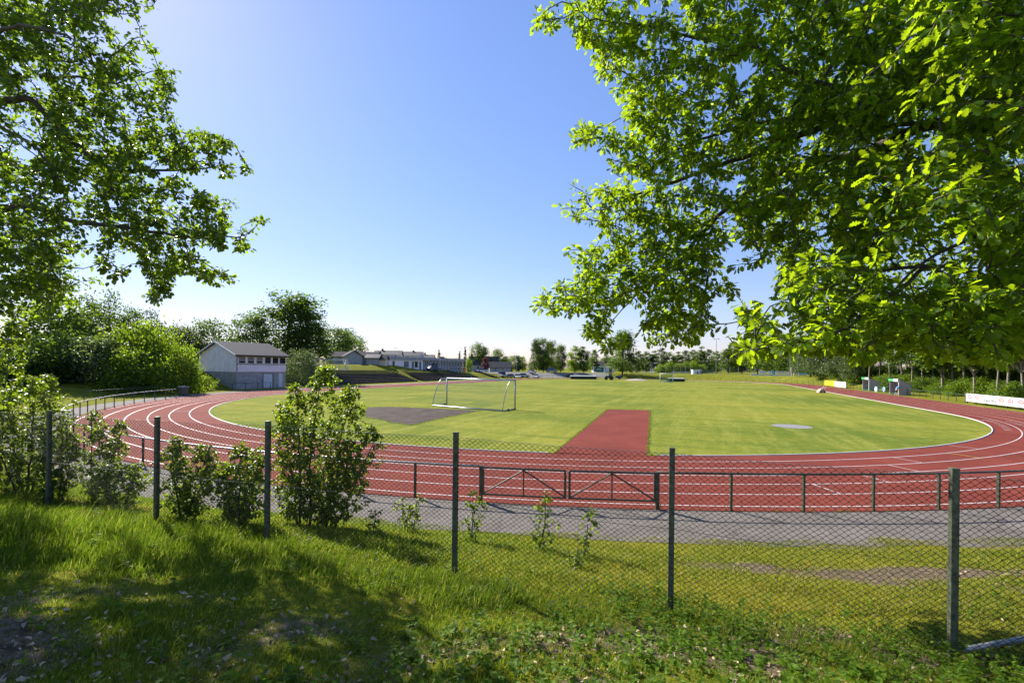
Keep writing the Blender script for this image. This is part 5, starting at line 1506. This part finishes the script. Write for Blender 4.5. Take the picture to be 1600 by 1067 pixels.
mast('street_lamp', 'thin lamp post with arm left of the tall clump of trees', 807, 553, 205, .06, 'arm')
mast('street_lamp', 'low lamp post before the trees right of the dark car', 904.5, 567.5, 192, .07, 'ball')
mast('flagpole', 'thin bare flagpole right of the long flat building', 719.5, 541.5, 165, .06, '', 'flagpole')
mast('flagpole', 'white flagpole by the orange container', 728.5, 553, 168, .06, '', 'flagpole', 'white')
mast('net_pole', 'tall grey net pole left of the beige scoreboard', 1234.5, 556, 156, .14, '', 'pole')
mast('net_pole', 'tall grey net pole right of the beige scoreboard', 1246.5, 556, 156, .14, '', 'pole')
mast('net_pole', 'grey pole in front of the poplars left of the far goal', 1007.5, 571, 196, .10, '', 'pole')
mast('net_pole', 'thicker grey pole just left of the far goal', 1018.5, 566, 196, .16, '', 'pole')
# ball stop fence behind the far bank
us = [1040, 1053, 1064, 1071, 1079, 1126.5, 1140.5, 1154, 1167.5, 1179, 1181]
p0 = on(us[5], 196)
e = thing('ball_stop_fence', 'row of tall pale posts with netting on the bank beyond the track', 'fence', p0); off = p0; tops = []
for u in us:
    x, y, zt = P(u, 573.5 if u > 1100 else 571, 196); z = tz1(x, y); tops.append((x, y, z, zt))
    MB().tube([(x, y, z), (x, y, zt)], .09, 6).build('post', M['galv'], e, off)
mb = MB()
for k in range(7):
    mb.tube([(x, y, z + (zt - z) * k / 6.5) for x, y, z, zt in tops], .01, 3)
mb.build('netting', M['net'], e, off)
# white barrier
def barrier(label, u0, u1, Y, z0, z1, mat='white'):
    x0, y0, z = on(u0, Y); x1 = P(u1, 575, Y)[0]
    e = thing('barrier', label, 'barrier', (x0, y0, z)); L_ = x1 - x0
    MB().box(0, L_, 0, .06, z1 - .16, z1).build('rail', M[mat], e); MB().box(0, L_, .01, .05, z0, z0 + .12).build('rail', M[mat], e)
    for i in range(int(L_ / 3) + 1): MB().box(i * 3 - .05 + .05, i * 3 + .1, .062, .16, 0, z1 - .03).build('post', M['greywall'], e)
barrier('long white barrier between the lone tree and the far goal', 985, 1027, 192, .35, 1.15)
barrier('long white barrier from the far goal to the white booth', 1050, 1082, 192, .5, 1.0)
# ad boards in rows at the far right pitch
def board(label, u0, u1, Y, z0, z1, mat, cat='ad board', marks=(), group=None):
    x0, y0, z = on(u0, Y); x1 = P(u1, 575, Y)[0]; L_ = x1 - x0
    e = thing('advertising_board', label, cat, ((x0 + x1) / 2, y0, z), 0, group)
    MB().box(-L_ / 2, L_ / 2, 0, .06, z0, z1).build('panel', M[mat], e)
    n = max(2, int(L_ / 2.5) + 1)
    for i in range(n): xx = -L_ / 2 + .1 + (L_ - .2) * i / (n - 1); MB().box(xx - .04, xx + .04, .063, .14, 0, z1 - .05).build('post', M['greywall'], e)
    for a, b, c, d, m in marks: MB().box(-L_ / 2 + a * L_, -L_ / 2 + b * L_, -.02, -.003, z0 + c * (z1 - z0), z0 + d * (z1 - z0)).build('print', M[m], e)
g = 'ad boards on the far bank'
board('white ad board with faint grey print, left end of the far row', 1186, 1197.5, 176, .75, 1.65, 'white', marks=((.15, .8, .3, .6, 'steelblue'),), group=g)
board('white ad board left of the sky-blue one in the far row', 1200, 1206, 176, .75, 1.65, 'white', marks=((.3, .8, .3, .6, 'steelblue'),), group=g)
board('short sky-blue ad board in the far row', 1206.3, 1212, 176, .75, 1.65, 'skyblue', marks=((.3, .7, .35, .6, 'white'),), group=g)
board('longest white ad board with red and grey print in the far row', 1212.3, 1232, 176, .75, 1.65, 'white', marks=((.05, .12, .4, .8, 'redmark'), (.2, .75, .3, .55, 'steelblue')), group=g)
board('white ad board below the beige scoreboard', 1232.3, 1246, 172, .6, 1.45, 'white', marks=((.1, .4, .3, .6, 'beige'), (.5, .9, .3, .6, 'beige')), group=g)
board('sky-blue ad board right of the scoreboard poles', 1247.5, 1253, 168, .6, 1.4, 'skyblue', marks=((.2, .6, .3, .7, 'white'),), group=g)
board('blue ad board between sky-blue and white boards at the right', 1253.3, 1262.5, 164, .55, 1.35, 'skyblue', marks=((.1, .8, .6, .95, 'tractor'),), group=g)
board('white ad board with dark stroke, right end of the far row', 1263, 1278, 160, .55, 1.35, 'white', marks=((.45, .9, .4, .6, 'greyprint'),), group=g)
board('low white strip of boards running below the far row', 1182, 1233, 168, -.05, .45, 'white', marks=((.42, .5, .1, .9, 'skyblue'),), group=g)
board('bright white low board left of the far row', 1173.5, 1182, 168, .0, .6, 'white', group=g)

# boards and dugouts along the right straight (built along the rail)
def frame_b(u, b):
    al, be = ray(u, 600); Y = (b + CX * c_ - CY * s_) / (al * c_ - s_); return al * Y, Y
def rail_board(name, label, u0, u1, b, z0, z1, mat):
    x0, y0 = frame_b(u0, b); x1, y1 = frame_b(u1, b)
    L_ = math.dist((x0, y0), (x1, y1))
    e = thing(name, label, 'ad board', (x0, y0, 0), math.atan2(y1 - y0, x1 - x0))
    MB().box(0, L_, 0, .05, z0, z1).build('panel', M[mat], e)
    n = max(2, int(round(L_ / 2.0)) + 1)
    for i in range(n): xx = .08 + (L_ - .16) * i / (n - 1); MB().box(xx - .03, xx + .03, .053, .12, 0, z1).build('post', M['raildark'], e)
    return e, L_
e, L_ = rail_board('advertising_board', 'yellow ad board with ochre print on the right-hand rail', 1288.5, 1303.8, 45.6, .12, 1.35, 'yellow')
mb = MB(); mb.box(L_ * .42, L_ * .5, -.02, -.003, .4, .75); mb.box(L_ * .35, L_ * .62, -.02, -.003, .3, .36); mb.box(L_ * .6, L_ * .68, -.02, -.003, .45, .8); mb.build('print', M['ochre'], e)
e, L_ = rail_board('advertising_board', 'white ad board with a dark square mark next to the yellow board', 1304, 1321.6, 45.6, .08, 1.35, 'white')
mb = MB(); mb.box(L_ * .80, L_ * .95, -.02, -.003, .78, .86); mb.box(L_ * .90, L_ * .95, -.02, -.003, .42, .78); mb.box(L_ * .80, L_ * .895, -.02, -.003, .42, .62); mb.box(L_ * .56, L_ * .70, -.02, -.003, .78, .82); mb.box(L_ * .56, L_ * .67, -.02, -.003, .22, .27); mb.build('print', M['greyprint'], e)
MB().box(L_ * .2, L_ * .5, -.02, -.003, .76, .80).build('print', M['blind'], e)
# long white banner at the right edge
xa, ya = frame_b(1509.5, 46.0); xb, yb = frame_b(1600, 46.0); dd = math.dist((xa, ya), (xb, yb)); LB = dd * 1.55
e = thing('banner', 'long white trackside banner with red arched emblems and a tick mark', 'banner', (xa, ya, 0), math.atan2(yb - ya, xb - xa))
MB().box(0, LB, 0, .04, .28, 1.22).build('panel', M['white'], e)
for i in range(int(LB / 2.0) + 1): xx = .1 + i * 2.0; MB().box(xx - .04, xx + .04, .043, .13, 0, 1.2).build('post', M['raildark'], e)
def u2x(u):
    x, y = frame_b(u, 46.0); return math.dist((x, y), (xa, ya))
def arch(cx, w_, zc):
    mb = MB(); n = 14; R1 = w_ * .62; hgt = .40
    def pt(t, off): a = -.95 + 1.9 * t; return (cx + math.sin(a) * (R1 + off) * .62 / .62 * .80, zc - .55 * R1 + math.cos(a) * (R1 + off) * .62)
    band = lambda o0, o1, m, yy: None
    def strip(o0, o1, t0, t1, yy):
        m = MB(); 
        for i in range(n):
            ta, tb = t0 + (t1 - t0) * i / n, t0 + (t1 - t0) * (i + 1) / n
            q = [pt(ta, o0), pt(tb, o0), pt(tb, o1), pt(ta, o1)]
            m.prism(q, 'y', yy, -.003)
        return m
    em = strip(-.02, .14, 0, 1, -.016); em2 = strip(-.40, -.24, 0, 1, -.016)
    for a, b in ((0, .11), (.89, 1)):
        m3 = strip(-.24, -.02, a, b, -.014); o_ = len(em.v); em.v += m3.v; em.f += [tuple(i + o_ for i in f) for f in m3.f]
    o_ = len(em.v); em.v += em2.v; em.f += [tuple(i + o_ for i in f) for f in em2.f]
    em.build('emblem', M['redmark'], e)
    strip(-.20, -.03, .12, .88, -.008).build('emblem_field', M['pinkmark'], e)
for u, du in ((1515.5, 7.6), (1526.3, 7.4), (1565.5, 10), (1579, 10), (1595.5, 11)):
    c = u2x(u); w_ = abs(u2x(u + du / 2) - u2x(u - du / 2)); arch(c, min(w_, 1.15), .86)
for u in (1619, 1640): arch(min(u2x(u), LB - .7), 1.1, .86)
tk = u2x(1534.3)
mb = MB(); mb.prism([(tk - .10, .78), (tk + .0, .48), (tk + .09, .48), (tk + .42, 1.12), (tk + .36, 1.12), (tk + .06, .62), (tk - .01, .80)], 'y', -.016, -.003); mb.build('tick_mark', M['greyprint'], e)
fc = bpy.data.curves.new('lettering', 'FONT'); fc.body = 'Bolieng Viking'; fc.size = .40; fc.extrude = .004; fc.shear = .25
fo = bpy.data.objects.new('lettering', fc); COL.objects.link(fo); fo.parent = e; fo.location = (u2x(1537.2), -.014, .50); fo.rotation_euler = (PI / 2, 0, 0); pass
fo.scale = (max(.6, (u2x(1558) - u2x(1537.2)) / 2.45), 1, 1)

bpy.context.view_layer.update()
fm = bpy.data.meshes.new_from_object(fo.evaluated_get(bpy.context.evaluated_depsgraph_get())); fm.name = 'lettering'
fo2 = link('lettering', fm, e, None); fm.materials.clear(); fm.materials.append(M['greyprint'])
fo2.location = fo.location; fo2.rotation_euler = fo.rotation_euler; fo2.scale = fo.scale
bpy.data.objects.remove(fo); fo2.name = 'lettering'

def dugout(label, uf, vf):
    x, y, _ = G(uf, vf)
    e = thing('dugout', label, 'dugout', (x, y, 0), TH * -1 + PI / 2)   # local x along the straight (away), local -y ... outwards
    # local x = along d, local y = towards the pitch
    Ld, Dp = 4.0, 1.55
    side = [(0, 0), (0, 2.42), (-Dp, 1.72), (-Dp, 0)]
    for k, xx in ((0, 0), (1, Ld)): MB().prism([(a, b) for a, b in side], 'x', xx - .05, xx + .05).build('side_wall', M['lilac'], e)
    MB().box(.053, Ld - .053, -Dp, -Dp + .06, 0, 1.70).build('back_wall', M['dugreen'], e)
    MB().prism([(.14, 2.51), (.14, 2.57), (-Dp - .18, 1.78), (-Dp - .18, 1.72)], 'x', -.1, Ld + .1).build('roof', M['lilac'], e)
    MB().box(-.08, 1.9, .143, .2, 2.2, 2.62).build('fascia', M['white'], e); MB().box(1.903, Ld + .1, .143, .2, 2.2, 2.62).build('fascia', M['dugbright'], e)
    MB().box(.1, Ld - .1, -Dp + .1, -Dp + .55, .42, .48).build('bench', M['dugreen'], e)
    MB().box(-.07, .05, -.02, .10, 0, 2.35).build('corner_post', M['white'], e)
    MB().box(.06, Ld - .06, -.0, -.06, 0, .3).build('front_board', M['dugreen'], e)
    return e
dugout('nearer dugout with green and white fascia where a person in blue stoops', 1404.6, 617.2)
dugout('farther dugout with green and white fascia, empty, left of the wheeled trolley', 1358.2, 610.6)
# two-wheeled trolley
x, y, _ = G(1375, 612.4)
e = thing('wheeled_trolley', 'trolley with two pale blue wheels and a white axle between the dugouts', 'trolley', (x, y, 0), math.atan2(-.25, 1))
for s in (-.62, .62):
    w_ = MB().cyl((s, 0, .5), (1, 0, .0), .5, .12, 24).build('wheel', M['bluewhite'], e); MB().cyl((s * 1.15, 0, .5), (1, 0, 0), .12, .05, 12).build('hub', M['white'], w_)
MB().tube([(-.62, 0, .5), (.62, 0, .5)], .06, 8).build('axle', M['white'], e)
MB().tube([(-.4, 0, .45), (-.4, -.6, .2), (.4, -.6, .2), (.4, 0, .45)], .035, 6).build('frame', M['white'], e)
# heap of folded gear on the infield edge
x, y, _ = G(1283, 613.6)
e = thing('folded_equipment', 'heap of folded pale canvas and sticks on the right edge of the pitch', 'sports gear', (x, y, 0), .2)
mb = MB(); mb.prism([(-.75, .0), (.45, 0), (.55, .25), (.15, .75), (-.25, .7), (-.6, .35)], 'y', -.35, .35); mb.build('canvas', M['pinkish'], e, bevel=.08)
MB().tube([(.0, -.1, .3), (.95, -.2, 1.05)], .05, 6).build('stick', M['pinkmark'], e); MB().tube([(-.1, .2, .3), (.75, .1, 1.12)], .05, 6).build('stick', M['white'], e)
MB().cyl((-.5, -.4, .17), (0, 1, 0), .17, .1, 14).build('wheel', M['black'], e); MB().cyl((.35, -.4, .15), (0, 1, 0), .15, .1, 14).build('wheel', M['black'], e); MB().box(-.2, .1, -.42, -.36, .08, .3).build('plate', M['white'], e)

# ------------------------------------------------------------------ PERSON stooping in the nearer dugout
def skin(name, pts, edges, radii, mat, parent, root=0, sub=1):
    me = bpy.data.meshes.new(name); me.from_pydata(pts, edges, []); me.update()
    o = link(name, me, parent, mat)
    o.modifiers.new('Skin', 'SKIN')
    if not me.skin_vertices: me.attributes
    sv = me.skin_vertices[0].data if me.skin_vertices else None
    if sv is None:
        return o
    for i, r in enumerate(radii): sv[i].radius = (r, r); sv[i].use_root = (i == root)
    s = o.modifiers.new('Subdivision', 'SUBSURF'); s.levels = sub; s.render_levels = sub + 1
    return o
x, y, _ = G(1398.2, 617.2)
e = thing('person', 'person in blue shirt and dark shorts bending forward in the dugout opening', 'person', (x + .15, y - .1, 0), .1)
pts = [(0, 0, .88), (.10, 0, 1.08), (.28, 0, 1.30), (.36, 0, 1.38), (.46, 0, 1.45), (.56, 0, 1.47),      # pelvis spine neck head
       (0, -.10, .82), (.10, -.11, .46), (-.04, -.11, .08), (.14, -.11, .04),
       (0, .10, .82), (.02, .12, .46), (-.14, .12, .08), (.04, .12, .04),
       (.27, -.19, 1.28), (.36, -.22, 1.0), (.50, -.16, .80), (.56, -.14, .72),
       (.27, .19, 1.28), (.38, .22, 1.0), (.52, .16, .82), (.58, .14, .74)]
edges = [(0, 1), (1, 2), (2, 3), (3, 4), (4, 5), (0, 6), (6, 7), (7, 8), (8, 9), (0, 10), (10, 11), (11, 12), (12, 13), (2, 14), (14, 15), (15, 16), (16, 17), (2, 18), (18, 19), (19, 20), (20, 21)]
rad_ = [.14, .13, .15, .06, .095, .085, .09, .065, .045, .045, .09, .065, .045, .045, .06, .045, .032, .03, .06, .045, .032, .03]
for hb_, sg in ((17, -1), (21, 1)):
    bx, by, bz_ = pts[hb_]
    for f in range(5):
        o1 = (-.02 + f * .014); ln = (.06, .085, .09, .085, .065)[f]
        i0 = len(pts); pts.append((bx + .02 + o1 * .4, by + sg * (-.03 + f * .016), bz_ - .03)); pts.append((bx + .03 + o1 * .4, by + sg * (-.035 + f * .018), bz_ - .03 - ln)); edges += [(hb_, i0), (i0, i0 + 1)]; rad_ += [.010, .008]
skin('body', pts, edges, rad_, M['skin'], e)
skin('shirt', [(.03, 0, .98), (.11, 0, 1.09), (.28, 0, 1.29), (.33, 0, 1.35), (.27, -.19, 1.27), (.32, -.21, 1.10), (.27, .19, 1.27), (.33, .21, 1.10)], [(0, 1), (1, 2), (2, 3), (2, 4), (4, 5), (2, 6), (6, 7)], [.165, .165, .18, .08, .085, .07, .085, .07], M['shirt'], e)
skin('shorts', [(.0, 0, .90), (.02, -.10, .78), (.08, -.115, .52), (.02, .10, .78), (.03, .12, .52)], [(0, 1), (1, 2), (0, 3), (3, 4)], [.165, .115, .095, .115, .095], M['shorts'], e)
skin('hair', [(.44, 0, 1.52), (.53, 0, 1.545)], [(0, 1)], [.085, .075], M['hair'], e)
for sx, sy in (((-.04, -.11), -.11), ((-.14, .12), .12)):
    skin('sock', [(sx[0] + .03, sy, .2), (sx[0], sy, .07), (sx[0] + .16, sy, .045)], [(0, 1), (1, 2)], [.055, .058, .05], M['socks'], e)
#@@PARTS@@
